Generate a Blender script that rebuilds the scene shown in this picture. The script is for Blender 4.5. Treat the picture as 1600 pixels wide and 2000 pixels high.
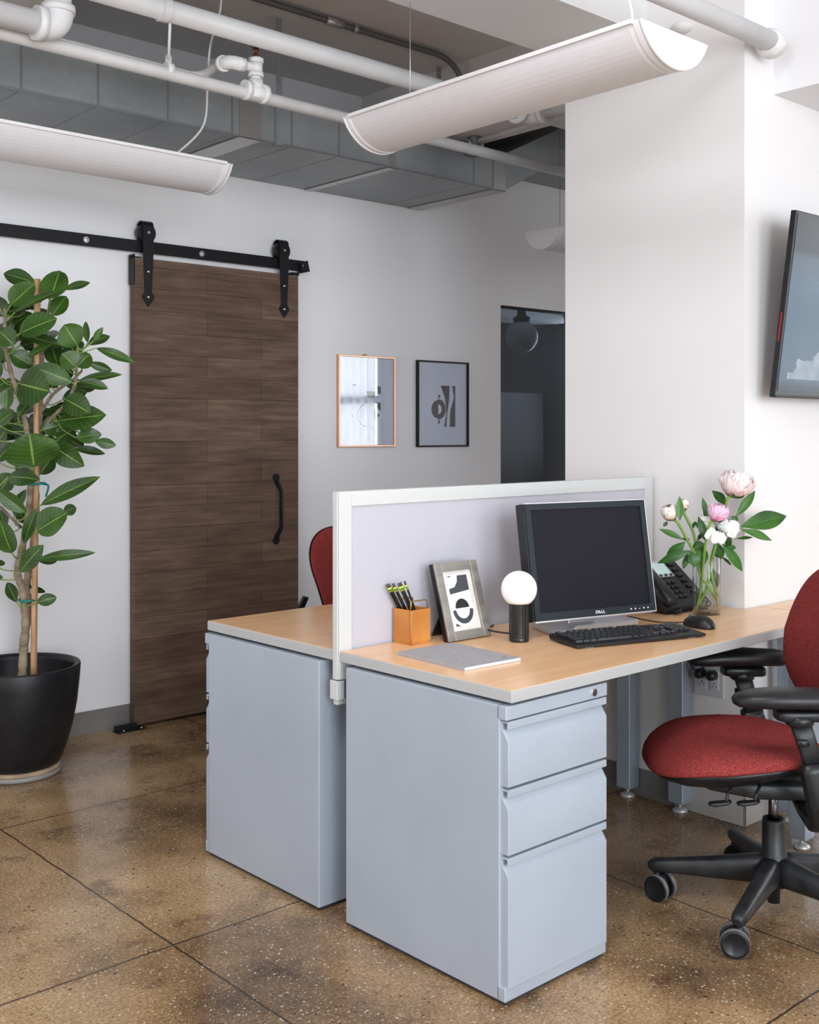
import bpy, bmesh, math, random
from mathutils import Vector, Matrix, noise

random.seed(7)
for o in list(bpy.data.objects):
    bpy.data.objects.remove(o)
C = bpy.context.scene
COL = C.collection
PI = math.pi

# ------------------------------------------------------------------ camera
F_PX, HOR, CX, CAM_H, YAW = 2183.0, 841.0, 800.0, 1.337, math.radians(48.1)
cam_d = bpy.data.cameras.new('camera')
cam = bpy.data.objects.new('camera', cam_d)
COL.objects.link(cam)
cam.location = (0, 0, CAM_H)
cam.rotation_euler = (PI / 2, 0, YAW - PI / 2)
cam_d.sensor_fit = 'HORIZONTAL'
cam_d.sensor_width = 36.0
cam_d.lens = 36.0 * F_PX / 1600.0
cam_d.shift_y = -(1000.0 - HOR) / 1600.0
cam_d.clip_start = 0.05
C.camera = cam

# ------------------------------------------------------------------ world, lights, exposure
w = bpy.data.worlds.new('world'); C.world = w; w.use_nodes = True
w.node_tree.nodes['Background'].inputs[0].default_value = (0.75, 0.85, 1.0, 1)
w.node_tree.nodes['Background'].inputs[1].default_value = 0.6
C.view_settings.view_transform = 'Standard'
C.view_settings.look = 'None'
C.view_settings.gamma = 1
C.view_settings.exposure = 0.05

def area(name, loc, target, sx, sy, power, col=(1, 1, 1)):
    l = bpy.data.lights.new(name, 'AREA'); l.shape = 'RECTANGLE'; l.size = sx; l.size_y = sy
    l.energy = power; l.color = col
    o = bpy.data.objects.new(name, l); COL.objects.link(o)
    o.location = loc
    d = Vector(target) - Vector(loc)
    o.rotation_euler = d.to_track_quat('-Z', 'Y').to_euler()
    return o
# daylight through the tall windows of the wall behind the camera and of the end walls
area('daylight_behind_1', (-0.6, -3.1, 1.8), (-0.6, 1, 1.8), 1.8, 2.5, 170, (0.86, 0.94, 1.0))
area('daylight_behind_2', (1.9, -3.1, 1.8), (1.9, 1, 1.75), 1.8, 2.5, 98, (0.86, 0.94, 1.0))
area('daylight_behind_3', (4.9, -3.1, 1.6), (4.9, 1, 1.6), 1.6, 1.9, 22, (0.86, 0.94, 1.0))
area('daylight_left_end', (-3.1, 1.4, 1.5), (1, 1.4, 1.7), 4.2, 2.4, 40, (0.91, 0.95, 1.0))
area('added_overhead_light', (0.7, 1.1, 3.08), (0.9, 1.2, 0), 0.5, 1.6, 48, (0.93, 0.96, 1.0))  # unseen overhead light, added to brighten desk tops and cast the pillar's soft shadow
area('added_side_room_fill', (7.4, 5.7, 1.7), (5, 5.7, 1.4), 1.2, 1.2, 45, (0.9, 0.95, 1.0))  # fill light added so the side room shows through the dark glass

# ------------------------------------------------------------------ helpers
FW = Vector((math.cos(YAW), math.sin(YAW), 0)); RT = Vector((math.sin(YAW), -math.cos(YAW), 0))
def at(px, py, d):
    """point seen at a pixel of the 1600x2000 frame, at depth d metres"""
    return FW * d + RT * (d * (px - CX) / F_PX) + Vector((0, 0, CAM_H - (py - HOR) / F_PX * d))

def V(*a): return Vector(a)

def new_bm(): return bmesh.new()

def parent_matrix(p):
    m = Matrix.Identity(4)
    while p is not None:
        m = Matrix.Translation(p.location) @ p.rotation_euler.to_matrix().to_4x4() @ m
        p = p.parent
    return m

def part(name, bm, mat, parent=None, smooth=False, bevel=0.0, seg=2, world=False, label=None, auto=False, kind=None, subsurf=0):
    if world and parent is not None:
        bmesh.ops.transform(bm, matrix=parent_matrix(parent).inverted(), verts=bm.verts)
    me = bpy.data.meshes.new(name)
    if smooth:
        for f in bm.faces: f.smooth = True
    bm.normal_update()
    bm.to_mesh(me); bm.free()
    o = bpy.data.objects.new(name, me); COL.objects.link(o)
    mats = mat if isinstance(mat, (list, tuple)) else [mat]
    for m in mats: me.materials.append(m)
    if parent is not None: o.parent = parent
    if bevel > 0:
        b = o.modifiers.new('bevel', 'BEVEL'); b.width = bevel; b.segments = seg; b.limit_method = 'ANGLE'; b.angle_limit = math.radians(40)
        for f in me.polygons: f.use_smooth = True
        wn = o.modifiers.new('wn', 'WEIGHTED_NORMAL'); wn.keep_sharp = True
    if subsurf:
        s = o.modifiers.new('sub', 'SUBSURF'); s.levels = subsurf; s.render_levels = subsurf
    if label: o['label'] = label
    if kind: o['kind'] = kind
    return o

def tag(o, label=None, cat=None, group=None, kind=None):
    if label: o['label'] = label
    if cat: o['category'] = cat
    if group: o['group'] = group
    if kind: o['kind'] = kind
    return o

def thing(name, label, cat, loc=(0, 0, 0), rz=0.0, group=None):
    o = bpy.data.objects.new(name, None); COL.objects.link(o)
    o.empty_display_size = 0.1
    o.location = loc; o.rotation_euler = (0, 0, rz)
    return tag(o, label, cat, group)

def copy_tree(o, parent=None):
    c = o.copy(); COL.objects.link(c); c.parent = parent
    for ch in list(o.children): copy_tree(ch, c)
    return c

def box(bm, x0, x1, y0, y1, z0, z1, M=None, mi=0):
    vs = [V(x, y, z) for x in (x0, x1) for y in (y0, y1) for z in (z0, z1)]
    if M is not None: vs = [M @ v for v in vs]
    v = [bm.verts.new(p) for p in vs]
    for a in ((0, 1, 3, 2), (4, 6, 7, 5), (0, 4, 5, 1), (2, 3, 7, 6), (0, 2, 6, 4), (1, 5, 7, 3)):
        f = bm.faces.new([v[i] for i in a]); f.material_index = mi
    return v

def boxc(bm, c, s, M=None, mi=0):
    return box(bm, c[0]-s[0]/2, c[0]+s[0]/2, c[1]-s[1]/2, c[1]+s[1]/2, c[2]-s[2]/2, c[2]+s[2]/2, M, mi)

def frame_from(d, up=V(0, 0, 1)):
    d = d.normalized()
    if abs(d.dot(up)) > 0.98: up = V(1, 0, 0)
    s = d.cross(up).normalized(); u = s.cross(d).normalized()
    return s, u

def tube(bm, pts, r, n=12, caps=True, smooth=True, mi=0):
    pts = [Vector(p) for p in pts]
    rs = r if isinstance(r, (list, tuple)) else [r] * len(pts)
    rings = []; s = None
    for i, p in enumerate(pts):
        a = pts[max(0, i-1)]; b = pts[min(len(pts)-1, i+1)]
        d = (b - a).normalized()
        if s is None: s, u = frame_from(d)
        else:
            s = (s - d * s.dot(d)).normalized(); u = s.cross(d).normalized()
        rings.append([bm.verts.new(p + (s * math.cos(2*PI*k/n) + u * math.sin(2*PI*k/n)) * rs[i]) for k in range(n)])
    for i in range(len(rings)-1):
        for k in range(n):
            f = bm.faces.new([rings[i][k], rings[i][(k+1) % n], rings[i+1][(k+1) % n], rings[i+1][k]]); f.smooth = smooth; f.material_index = mi
    if caps:
        f = bm.faces.new(rings[0][::-1]); f.material_index = mi
        f = bm.faces.new(rings[-1]); f.material_index = mi
    bmesh.ops.recalc_face_normals(bm, faces=bm.faces[:])

def spline(pts, k=8):
    """Catmull-Rom through the points"""
    pts = [Vector(p) for p in pts]; out = []
    P = [pts[0]*2 - pts[1]] + pts + [pts[-1]*2 - pts[-2]]
    for i in range(1, len(P)-2):
        for j in range(k):
            t = j / k
            a, b, c, d = P[i-1], P[i], P[i+1], P[i+2]
            out.append(0.5 * ((2*b) + (c-a)*t + (2*a-5*b+4*c-d)*t*t + (3*b-3*c+d-a)*t*t*t))
    out.append(pts[-1])
    return out

def lathe(bm, prof, c=(0, 0, 0), n=32, smooth=True, M=None, closed=False, mi=0):
    """profile [(r, z)] turned about z at c"""
    c = Vector(c); rings = []
    for r, z in prof:
        if r < 1e-6:
            p = c + V(0, 0, z); p = M @ p if M else p
            rings.append([bm.verts.new(p)])
        else:
            ring = []
            for k in range(n):
                p = c + V(r*math.cos(2*PI*k/n), r*math.sin(2*PI*k/n), z)
                ring.append(bm.verts.new(M @ p if M else p))
            rings.append(ring)
    m = len(rings)
    for i in range(m if closed else m-1):
        A, B = rings[i], rings[(i+1) % m]
        for k in range(n):
            k2 = (k+1) % n
            if len(A) == 1 and len(B) == 1: continue
            if len(A) == 1: f = bm.faces.new([A[0], B[k], B[k2]])
            elif len(B) == 1: f = bm.faces.new([A[k], A[k2], B[0]])
            else: f = bm.faces.new([A[k], A[k2], B[k2], B[k]])
            f.smooth = smooth; f.material_index = mi
    bmesh.ops.recalc_face_normals(bm, faces=bm.faces[:])

def cyl(bm, a, b, r, n=24, smooth=True, mi=0):
    tube(bm, [a, b], r, n, True, smooth, mi)

def prism(bm, pts, z0, z1, M=None, mi=0):
    """polygon [(x, y)] extruded from z0 to z1"""
    T = (lambda p: M @ p) if M is not None else (lambda p: p)
    a = [bm.verts.new(T(V(x, y, z0))) for x, y in pts]
    b = [bm.verts.new(T(V(x, y, z1))) for x, y in pts]
    n = len(pts)
    fs = [bm.faces.new(a[::-1]), bm.faces.new(b)]
    for i in range(n): fs.append(bm.faces.new([a[i], a[(i+1) % n], b[(i+1) % n], b[i]]))
    for f in fs: f.material_index = mi
    bmesh.ops.recalc_face_normals(bm, faces=bm.faces[:])

def prism_dir(bm, pts, d, mi=0):
    """planar polygon of 3-D points extruded by the vector d"""
    a = [bm.verts.new(Vector(p)) for p in pts]; b = [bm.verts.new(Vector(p) + Vector(d)) for p in pts]
    n = len(pts); fs = [bm.faces.new(a[::-1]), bm.faces.new(b)]
    for i in range(n): fs.append(bm.faces.new([a[i], a[(i+1) % n], b[(i+1) % n], b[i]]))
    for f in fs: f.material_index = mi
    bmesh.ops.recalc_face_normals(bm, faces=bm.faces[:])

def rloft(bm, secs, up=V(0, 0, 1), n=20, p=2.6, caps=True):
    """loft of superellipse sections: secs = [(point, width, height)]"""
    rings = []
    for i, (c, wd, hg) in enumerate(secs):
        c = Vector(c)
        a = Vector(secs[max(0, i-1)][0]); b = Vector(secs[min(len(secs)-1, i+1)][0])
        s, u = frame_from(b - a, up)
        ring = []
        for k in range(n):
            t = 2*PI*k/n; ct, st = math.cos(t), math.sin(t)
            x = math.copysign(abs(ct)**(2/p), ct) * wd/2; y = math.copysign(abs(st)**(2/p), st) * hg/2
            ring.append(bm.verts.new(c + s*x + u*y))
        rings.append(ring)
    for i in range(len(rings)-1):
        for k in range(n):
            f = bm.faces.new([rings[i][k], rings[i][(k+1) % n], rings[i+1][(k+1) % n], rings[i+1][k]]); f.smooth = True
    if caps:
        bm.faces.new(rings[0][::-1]); bm.faces.new(rings[-1])
    bmesh.ops.recalc_face_normals(bm, faces=bm.faces[:])

def pad(bm, outline, fn, nr=9, na=48):
    """closed cushion: outline(ang)->(u,v); fn(u,v,r,side)->Vector; side +1 top, -1 bottom"""
    grids = []
    for side in (1, -1):
        c = bm.verts.new(fn(*outline(None), 0.0, side)); rings = []
        for i in range(1, nr+1):
            r = math.sin(i/nr*PI/2)
            ring = []
            if side == -1 and i == nr: ring = grids[0][1][-1]
            else:
                for k in range(na):
                    ou, ov = outline(2*PI*k/na); cu, cv = outline(None)
                    ring.append(bm.verts.new(fn(cu+(ou-cu)*r, cv+(ov-cv)*r, r, side)))
            rings.append(ring)
        grids.append((c, rings))
        for k in range(na):
            k2 = (k+1) % na
            bm.faces.new([c, rings[0][k], rings[0][k2]])
            for i in range(nr-1):
                bm.faces.new([rings[i][k], rings[i+1][k], rings[i+1][k2], rings[i][k2]])
    for f in bm.faces: f.smooth = True
    bmesh.ops.recalc_face_normals(bm, faces=bm.faces[:])

# ------------------------------------------------------------------ materials
def mat(name, col, rough=0.5, metal=0.0, spec=0.5, **k):
    m = bpy.data.materials.new(name); m.use_nodes = True
    b = m.node_tree.nodes['Principled BSDF']
    b.inputs['Base Color'].default_value = (*col, 1); b.inputs['Roughness'].default_value = rough
    b.inputs['Metallic'].default_value = metal; b.inputs['Specular IOR Level'].default_value = spec
    for kk, v in k.items(): b.inputs[kk.replace('_', ' ')].default_value = v
    return m
def N(m, t, **k):
    n = m.node_tree.nodes.new(t)
    for a, v in k.items(): setattr(n, a, v)
    return n
def L(m, a, b): m.node_tree.links.new(a, b)
def B(m): return m.node_tree.nodes['Principled BSDF']
def coords(m, scale=(1, 1, 1), kind='Object'):
    t = N(m, 'ShaderNodeTexCoord'); mp = N(m, 'ShaderNodeMapping'); mp.inputs['Scale'].default_value = scale
    L(m, t.outputs[kind], mp.inputs['Vector']); return mp.outputs['Vector']
def wcoords(m, scale=(1, 1, 1)):
    g = N(m, 'ShaderNodeNewGeometry'); mp = N(m, 'ShaderNodeMapping'); mp.inputs['Scale'].default_value = scale
    L(m, g.outputs['Position'], mp.inputs['Vector']); return mp.outputs['Vector']
def nz(m, vec, scale, detail=4, rough=0.5):
    n = N(m, 'ShaderNodeTexNoise'); n.inputs['Scale'].default_value = scale; n.inputs['Detail'].default_value = detail; n.inputs['Roughness'].default_value = rough
    L(m, vec, n.inputs['Vector']); return n
def ramp(m, fac, stops):
    r = N(m, 'ShaderNodeValToRGB'); e = r.color_ramp.elements
    e[0].position, e[0].color = stops[0][0], (*stops[0][1], 1)
    e[1].position, e[1].color = stops[-1][0], (*stops[-1][1], 1)
    for p, c in stops[1:-1]:
        x = e.new(p); x.color = (*c, 1)
    L(m, fac, r.inputs['Fac']); return r
def mixc(m, fac, a, b, mode='MIX'):
    x = N(m, 'ShaderNodeMix', data_type='RGBA', blend_type=mode)
    for s, v in ((0, fac), (6, a), (7, b)):
        if hasattr(v, 'is_linked') or hasattr(v, 'links'): L(m, v, x.inputs[s])
        elif s == 0: x.inputs[0].default_value = v
        else: x.inputs[s].default_value = (*v, 1)
    return x.outputs[2]
def mth(m, op, a, b=None, c=None):
    x = N(m, 'ShaderNodeMath', operation=op)
    for i, v in enumerate((a, b, c)):
        if v is None: continue
        if hasattr(v, 'links'): L(m, v, x.inputs[i])
        else: x.inputs[i].default_value = v
    return x.outputs[0]
def bump(m, h, strength=0.2, dist=0.002):
    b = N(m, 'ShaderNodeBump'); b.inputs['Strength'].default_value = strength; b.inputs['Distance'].default_value = dist
    L(m, h, b.inputs['Height']); L(m, b.outputs[0], B(m).inputs['Normal'])
def noisy(m, c1, c2, scale, sc3=(1, 1, 1), detail=4, bstr=0.0, bdist=0.001, lo=0.35, hi=0.65):
    v = coords(m, sc3); n = nz(m, v, scale, detail)
    r = ramp(m, n.outputs['Fac'], [(lo, c1), (hi, c2)]); L(m, r.outputs[0], B(m).inputs['Base Color'])
    if bstr: bump(m, n.outputs['Fac'], bstr, bdist)
    return m

M = {}
def wallmat(name, c1, c2):
    m = mat(name, c1, 0.55, spec=0.3)
    v = wcoords(m); n = nz(m, v, 1.3, 3); r = ramp(m, n.outputs['Fac'], [(0.35, c1), (0.65, c2)])
    L(m, r.outputs[0], B(m).inputs['Base Color'])
    n2 = nz(m, v, 45, 5); bump(m, n2.outputs['Fac'], 0.12, 0.002)
    return m
M['wall'] = wallmat('white wall paint', (0.85, 0.845, 0.87), (0.875, 0.865, 0.88))
M['wallwarm'] = wallmat('white pillar paint', (0.82, 0.80, 0.80), (0.845, 0.82, 0.825))
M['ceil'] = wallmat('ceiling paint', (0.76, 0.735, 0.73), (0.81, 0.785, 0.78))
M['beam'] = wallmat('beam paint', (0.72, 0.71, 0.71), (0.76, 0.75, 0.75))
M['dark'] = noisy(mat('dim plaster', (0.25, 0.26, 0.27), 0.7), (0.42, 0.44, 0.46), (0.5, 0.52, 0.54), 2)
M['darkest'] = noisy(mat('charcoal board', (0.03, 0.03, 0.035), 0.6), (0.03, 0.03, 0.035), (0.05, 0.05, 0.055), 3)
M['cover'] = noisy(mat('grey vinyl skirting', (0.2, 0.19, 0.185), 0.45), (0.185, 0.172, 0.168), (0.225, 0.21, 0.205), 5)
M['cover2'] = noisy(mat('light vinyl skirting', (0.5, 0.48, 0.46), 0.45), (0.40, 0.37, 0.35), (0.48, 0.45, 0.43), 5)

def floor_mat():
    m = mat('polished terrazzo concrete', (0.1, 0.07, 0.05), 0.2, spec=0.38)
    v = wcoords(m)
    n1 = nz(m, v, 1.6, 5, 0.6); base = ramp(m, n1.outputs['Fac'], [(0.30, (0.095, 0.055, 0.028)), (0.5, (0.32, 0.20, 0.103)), (0.70, (0.53, 0.37, 0.21))])
    n2 = nz(m, v, 110, 2, 0.7); grain = ramp(m, n2.outputs['Fac'], [(0.3, (0.45, 0.45, 0.45)), (0.7, (1.45, 1.42, 1.4))])
    c = mixc(m, 0.8, base.outputs[0], grain.outputs[0], 'MULTIPLY')
    n3 = nz(m, v, 5.5, 6, 0.65); st = ramp(m, n3.outputs['Fac'], [(0.33, (0.38, 0.33, 0.30)), (0.46, (1, 1, 1))])
    c = mixc(m, 0.75, c, st.outputs[0], 'MULTIPLY')
    # pale stone chips of two sizes
    for sc, thr, size, cl in ((115, 0.50, 0.42, (0.66, 0.55, 0.43)), (210, 0.35, 0.46, (0.54, 0.42, 0.29))):
        vo = N(m, 'ShaderNodeTexVoronoi'); vo.inputs['Scale'].default_value = sc; L(m, v, vo.inputs['Vector'])
        sep = N(m, 'ShaderNodeSeparateColor'); L(m, vo.outputs['Color'], sep.inputs[0])
        pick = mth(m, 'GREATER_THAN', sep.outputs[0], thr)
        near = mth(m, 'LESS_THAN', vo.outputs['Distance'], mth(m, 'MULTIPLY', sep.outputs[1], size))
        c = mixc(m, mth(m, 'MULTIPLY', mth(m, 'MULTIPLY', pick, near), mth(m, 'MULTIPLY', sep.outputs[2], 0.85)), c, cl)
    # dark pebbles
    vo = N(m, 'ShaderNodeTexVoronoi'); vo.inputs['Scale'].default_value = 60; L(m, v, vo.inputs['Vector'])
    sep = N(m, 'ShaderNodeSeparateColor'); L(m, vo.outputs['Color'], sep.inputs[0])
    k = mth(m, 'MULTIPLY', mth(m, 'GREATER_THAN', sep.outputs[0], 0.82), mth(m, 'LESS_THAN', vo.outputs['Distance'], mth(m, 'MULTIPLY', sep.outputs[1], 0.3)))
    c = mixc(m, mth(m, 'MULTIPLY', k, 0.8), c, (0.03, 0.024, 0.02))
    # grey patches
    vo = N(m, 'ShaderNodeTexVoronoi'); vo.inputs['Scale'].default_value = 3.1
    nn = nz(m, v, 18, 3); dv = N(m, 'ShaderNodeMix', data_type='VECTOR'); dv.inputs[0].default_value = 0.05
    L(m, v, dv.inputs[4]); L(m, nn.outputs['Color'], dv.inputs[5]); L(m, dv.outputs[1], vo.inputs['Vector'])
    sep = N(m, 'ShaderNodeSeparateColor'); L(m, vo.outputs['Color'], sep.inputs[0])
    k = mth(m, 'LESS_THAN', vo.outputs['Distance'], mth(m, 'MULTIPLY', sep.outputs[1], 0.085))
    c = mixc(m, mth(m, 'MULTIPLY', k, 0.75), c, (0.06, 0.055, 0.055))
    # saw-cut joints
    sx = N(m, 'ShaderNodeSeparateXYZ'); L(m, v, sx.inputs[0])
    wob = nz(m, v, 9, 4); wv = mth(m, 'MULTIPLY', mth(m, 'SUBTRACT', wob.outputs['Fac'], 0.5), 0.012)
    tot = None
    for axis, vals in ((0, (-2.13, -0.93, 0.28, 1.482, 2.689, 3.9, 5.1, 6.3)), (1, (-2.3, -1.1, 0.12, 1.335, 2.571, 3.707, 4.9))):
        cc = mth(m, 'ADD', sx.outputs[axis], wv)
        for q in vals:
            g = mth(m, 'LESS_THAN', mth(m, 'ABSOLUTE', mth(m, 'SUBTRACT', cc, q)), 0.0032)
            tot = g if tot is None else mth(m, 'MAXIMUM', tot, g)
    c = mixc(m, mth(m, 'MULTIPLY', tot, 0.85), c, (0.018, 0.014, 0.012))
    L(m, c, B(m).inputs['Base Color'])
    rr = ramp(m, n3.outputs['Fac'], [(0.3, (0.26, 0.26, 0.26)), (0.7, (0.13, 0.13, 0.13))]); L(m, rr.outputs[0], B(m).inputs['Roughness'])
    hb = mth(m, 'SUBTRACT', n2.outputs['Fac'], mth(m, 'MULTIPLY', tot, 3.0)); bump(m, hb, 0.10, 0.0015)
    return m
M['floor'] = floor_mat()

def door_mat():
    m = mat('dark stained planks', (0.08, 0.05, 0.03), 0.6, spec=0.25)
    t = coords(m); sp = N(m, 'ShaderNodeSeparateXYZ'); L(m, t, sp.inputs[0])
    cb = N(m, 'ShaderNodeCombineXYZ'); L(m, mth(m, 'ADD', sp.outputs[0], 0.147), cb.inputs[0]); L(m, sp.outputs[2], cb.inputs[1])
    br = N(m, 'ShaderNodeTexBrick'); br.offset = 0.37; br.inputs['Scale'].default_value = 1.0
    br.inputs['Brick Width'].default_value = 0.83; br.inputs['Row Height'].default_value = 0.099; br.inputs['Mortar Size'].default_value = 0.0011; br.inputs['Mortar Smooth'].default_value = 0.3
    br.inputs['Color1'].default_value = (0.125, 0.080, 0.056, 1); br.inputs['Color2'].default_value = (0.165, 0.110, 0.080, 1); br.inputs['Mortar'].default_value = (0.04, 0.026, 0.019, 1)
    br.inputs['Bias'].default_value = -0.1
    L(m, cb.outputs[0], br.inputs['Vector'])
    mp = N(m, 'ShaderNodeMapping'); mp.inputs['Scale'].default_value = (3.0, 1, 42); L(m, t, mp.inputs['Vector'])
    n = nz(m, mp.outputs[0], 1.2, 8, 0.65); g = ramp(m, n.outputs['Fac'], [(0.3, (0.62, 0.60, 0.58)), (0.7, (1.3, 1.27, 1.25))])
    c = mixc(m, 1.0, br.outputs['Color'], g.outputs[0], 'MULTIPLY')
    mp2 = N(m, 'ShaderNodeMapping'); mp2.inputs['Scale'].default_value = (2.2, 1, 7); L(m, t, mp2.inputs['Vector'])
    n2 = nz(m, mp2.outputs[0], 1.6, 3); g2 = ramp(m, n2.outputs['Fac'], [(0.35, (0.86, 0.86, 0.86)), (0.68, (1.2, 1.2, 1.21))])
    c = mixc(m, 1.0, c, g2.outputs[0], 'MULTIPLY')
    mp3 = N(m, 'ShaderNodeMapping'); mp3.inputs['Scale'].default_value = (3.6, 1, 6.2); L(m, t, mp3.inputs['Vector'])
    vo = N(m, 'ShaderNodeTexVoronoi'); vo.inputs['Scale'].default_value = 1.0; L(m, mp3.outputs[0], vo.inputs['Vector'])
    sep = N(m, 'ShaderNodeSeparateColor'); L(m, vo.outputs['Color'], sep.inputs[0])
    kr = ramp(m, vo.outputs['Distance'], [(0.0, (0.25, 0.2, 0.17)), (0.035, (0.7, 0.6, 0.55)), (0.07, (1.25, 1.15, 1.1)), (0.16, (1, 1, 1))])
    c = mixc(m, mth(m, 'GREATER_THAN', sep.outputs[0], 0.55), c, mixc(m, 1.0, c, kr.outputs[0], 'MULTIPLY'))
    L(m, c, B(m).inputs['Base Color'])
    bump(m, mth(m, 'SUBTRACT', n.outputs['Fac'], mth(m, 'MULTIPLY', br.outputs['Fac'], 2.0)), 0.2, 0.002)
    return m
M['door'] = door_mat()
M['blackmetal'] = mat('matte black metal', (0.011, 0.011, 0.013), 0.5, spec=0.3)
M['piston'] = mat('dark chrome', (0.16, 0.16, 0.17), 0.18, 1.0)
M['zinc'] = mat('zinc', (0.6, 0.6, 0.62), 0.35, 0.8)
M['chrome'] = mat('chrome', (0.75, 0.75, 0.76), 0.12, 1.0)
M['brass'] = mat('brass', (0.55, 0.38, 0.14), 0.28, 1.0)
M['bronze'] = mat('aged bronze', (0.22, 0.11, 0.035), 0.4, 0.7)
M['copper'] = mat('rose copper', (0.72, 0.42, 0.28), 0.3, 0.9)

def metal_paint(name, c, rough, metal, amt=0.06, scale=3):
    m = mat(name, c, rough, metal)
    c2 = tuple(min(1, x*(1+amt)) for x in c); c1 = tuple(x*(1-amt) for x in c)
    return noisy(m, c1, c2, scale)
M['steel'] = metal_paint('silver blue powder coat', (0.425, 0.475, 0.55), 0.42, 0.2, 0.04)
M['alu'] = metal_paint('anodised aluminium', (0.40, 0.46, 0.54), 0.38, 0.55, 0.03)
M['edge'] = mat('grey edge banding', (0.45, 0.455, 0.45), 0.4)
M['frame_alu'] = mat('pale grey trim', (0.60, 0.61, 0.605), 0.4)

def maple():
    m = mat('maple laminate', (0.7, 0.45, 0.27), 0.26, spec=0.6)
    v = wcoords(m, (14, 2.2, 1)); v = wcoords(m, (2.2, 16, 1))
    n = nz(m, v, 1.6, 6, 0.6); r = ramp(m, n.outputs['Fac'], [(0.3, (0.78, 0.46, 0.235)), (0.7, (0.86, 0.54, 0.30))])
    L(m, r.outputs[0], B(m).inputs['Base Color']); return m
M['maple'] = maple()

def fabric(name, c1, c2, scale, b=0.4):
    m = mat(name, c1, 0.95, spec=0.08)
    v = coords(m); n = nz(m, v, scale, 3, 0.8); r = ramp(m, n.outputs['Fac'], [(0.35, c1), (0.62, c2)])
    L(m, r.outputs[0], B(m).inputs['Base Color']); bump(m, n.outputs['Fac'], b, 0.0015); return m
M['red'] = fabric('red flecked upholstery', (0.10, 0.012, 0.016), (0.36, 0.062, 0.054), 300)
M['linen'] = fabric('pale lilac panel fabric', (0.47, 0.46, 0.515), (0.53, 0.52, 0.575), 420, 0.15)
M['plastic'] = noisy(mat('black plastic', (0.01, 0.01, 0.012), 0.34, spec=0.4), (0.008, 0.0085, 0.010), (0.013, 0.0135, 0.016), 30)
M['plastic2'] = noisy(mat('worn black plastic', (0.015, 0.015, 0.017), 0.40, spec=0.42), (0.012, 0.0125, 0.014), (0.026, 0.027, 0.030), 18)
M['rubber'] = mat('grey tread', (0.16, 0.16, 0.16), 0.6)
M['blacksoft'] = noisy(mat('black armrest skin', (0.01, 0.01, 0.012), 0.40, spec=0.45), (0.008, 0.008, 0.010), (0.013, 0.013, 0.015), 25)
M['gal'] = None
def galv():
    m = mat('galvanised sheet', (0.3, 0.32, 0.33), 0.5, 0.35)
    v = coords(m); vo = N(m, 'ShaderNodeTexVoronoi'); vo.inputs['Scale'].default_value = 55; L(m, v, vo.inputs['Vector'])
    sp = N(m, 'ShaderNodeSeparateColor'); L(m, vo.outputs['Color'], sp.inputs[0])
    n = nz(m, v, 2.2, 5); mx = mth(m, 'ADD', mth(m, 'MULTIPLY', sp.outputs[0], 0.08), mth(m, 'MULTIPLY', n.outputs['Fac'], 0.92))
    r = ramp(m, mx, [(0.3, (0.27, 0.295, 0.305)), (0.7, (0.37, 0.395, 0.41))]); L(m, r.outputs[0], B(m).inputs['Base Color']); return m
M['gal'] = galv()
M['foil'] = mat('foil tape', (0.47, 0.46, 0.46), 0.3, 0.7)
M['seam'] = mat('duct seam', (0.28, 0.30, 0.31), 0.4, 0.6)
M['pipe'] = noisy(mat('white painted pipe', (0.72, 0.71, 0.72), 0.45), (0.70, 0.69, 0.70), (0.76, 0.75, 0.765), 6)
M['pipegrey'] = noisy(mat('dulled white pipe', (0.55, 0.54, 0.54), 0.45), (0.60, 0.585, 0.585), (0.67, 0.655, 0.655), 9, bstr=0.2, bdist=0.002)
M['plaster'] = noisy(mat('lumpy plaster', (0.8, 0.78, 0.78), 0.6), (0.76, 0.74, 0.74), (0.84, 0.83, 0.83), 30, bstr=0.8, bdist=0.006)
M['conduit'] = mat('steel conduit', (0.20, 0.205, 0.21), 0.4, 0.6)
def perf():
    m = mat('perforated white metal', (0.74, 0.72, 0.745), 0.5)
    v = coords(m); vo = N(m, 'ShaderNodeTexVoronoi'); vo.inputs['Scale'].default_value = 170; vo.inputs['Randomness'].default_value = 0.0; L(m, v, vo.inputs['Vector'])
    r = ramp(m, vo.outputs['Distance'], [(0.2, (0.69, 0.675, 0.70)), (0.36, (0.75, 0.73, 0.755))]); L(m, r.outputs[0], B(m).inputs['Base Color']); return m
M['perf'] = perf()
M['lampwhite'] = mat('white enamel', (0.82, 0.80, 0.82), 0.4)
M['pot'] = noisy(mat('matte black fibre pot', (0.008, 0.008, 0.01), 0.42, spec=0.35), (0.006, 0.006, 0.008), (0.011, 0.011, 0.013), 12)
M['soil'] = noisy(mat('soil', (0.02, 0.014, 0.01), 0.9), (0.012, 0.009, 0.007), (0.04, 0.028, 0.02), 60, bstr=1, bdist=0.01)
M['cork'] = noisy(mat('pale wooden saucer', (0.35, 0.25, 0.16), 0.6), (0.26, 0.19, 0.13), (0.42, 0.3, 0.19), 12)
M['saucer'] = mat('grey saucer', (0.25, 0.24, 0.235), 0.5)
M['bark'] = noisy(mat('grey brown bark', (0.3, 0.23, 0.15), 0.75), (0.20, 0.145, 0.09), (0.36, 0.285, 0.20), 14, (1, 1, 2.5), bstr=0.4, bdist=0.002)
M['bamboo'] = noisy(mat('bamboo', (0.55, 0.32, 0.16), 0.4), (0.42, 0.22, 0.10), (0.60, 0.37, 0.20), 6, (6, 6, 1))
M['tie'] = mat('green tie', (0.0, 0.22, 0.18), 0.4)

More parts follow.
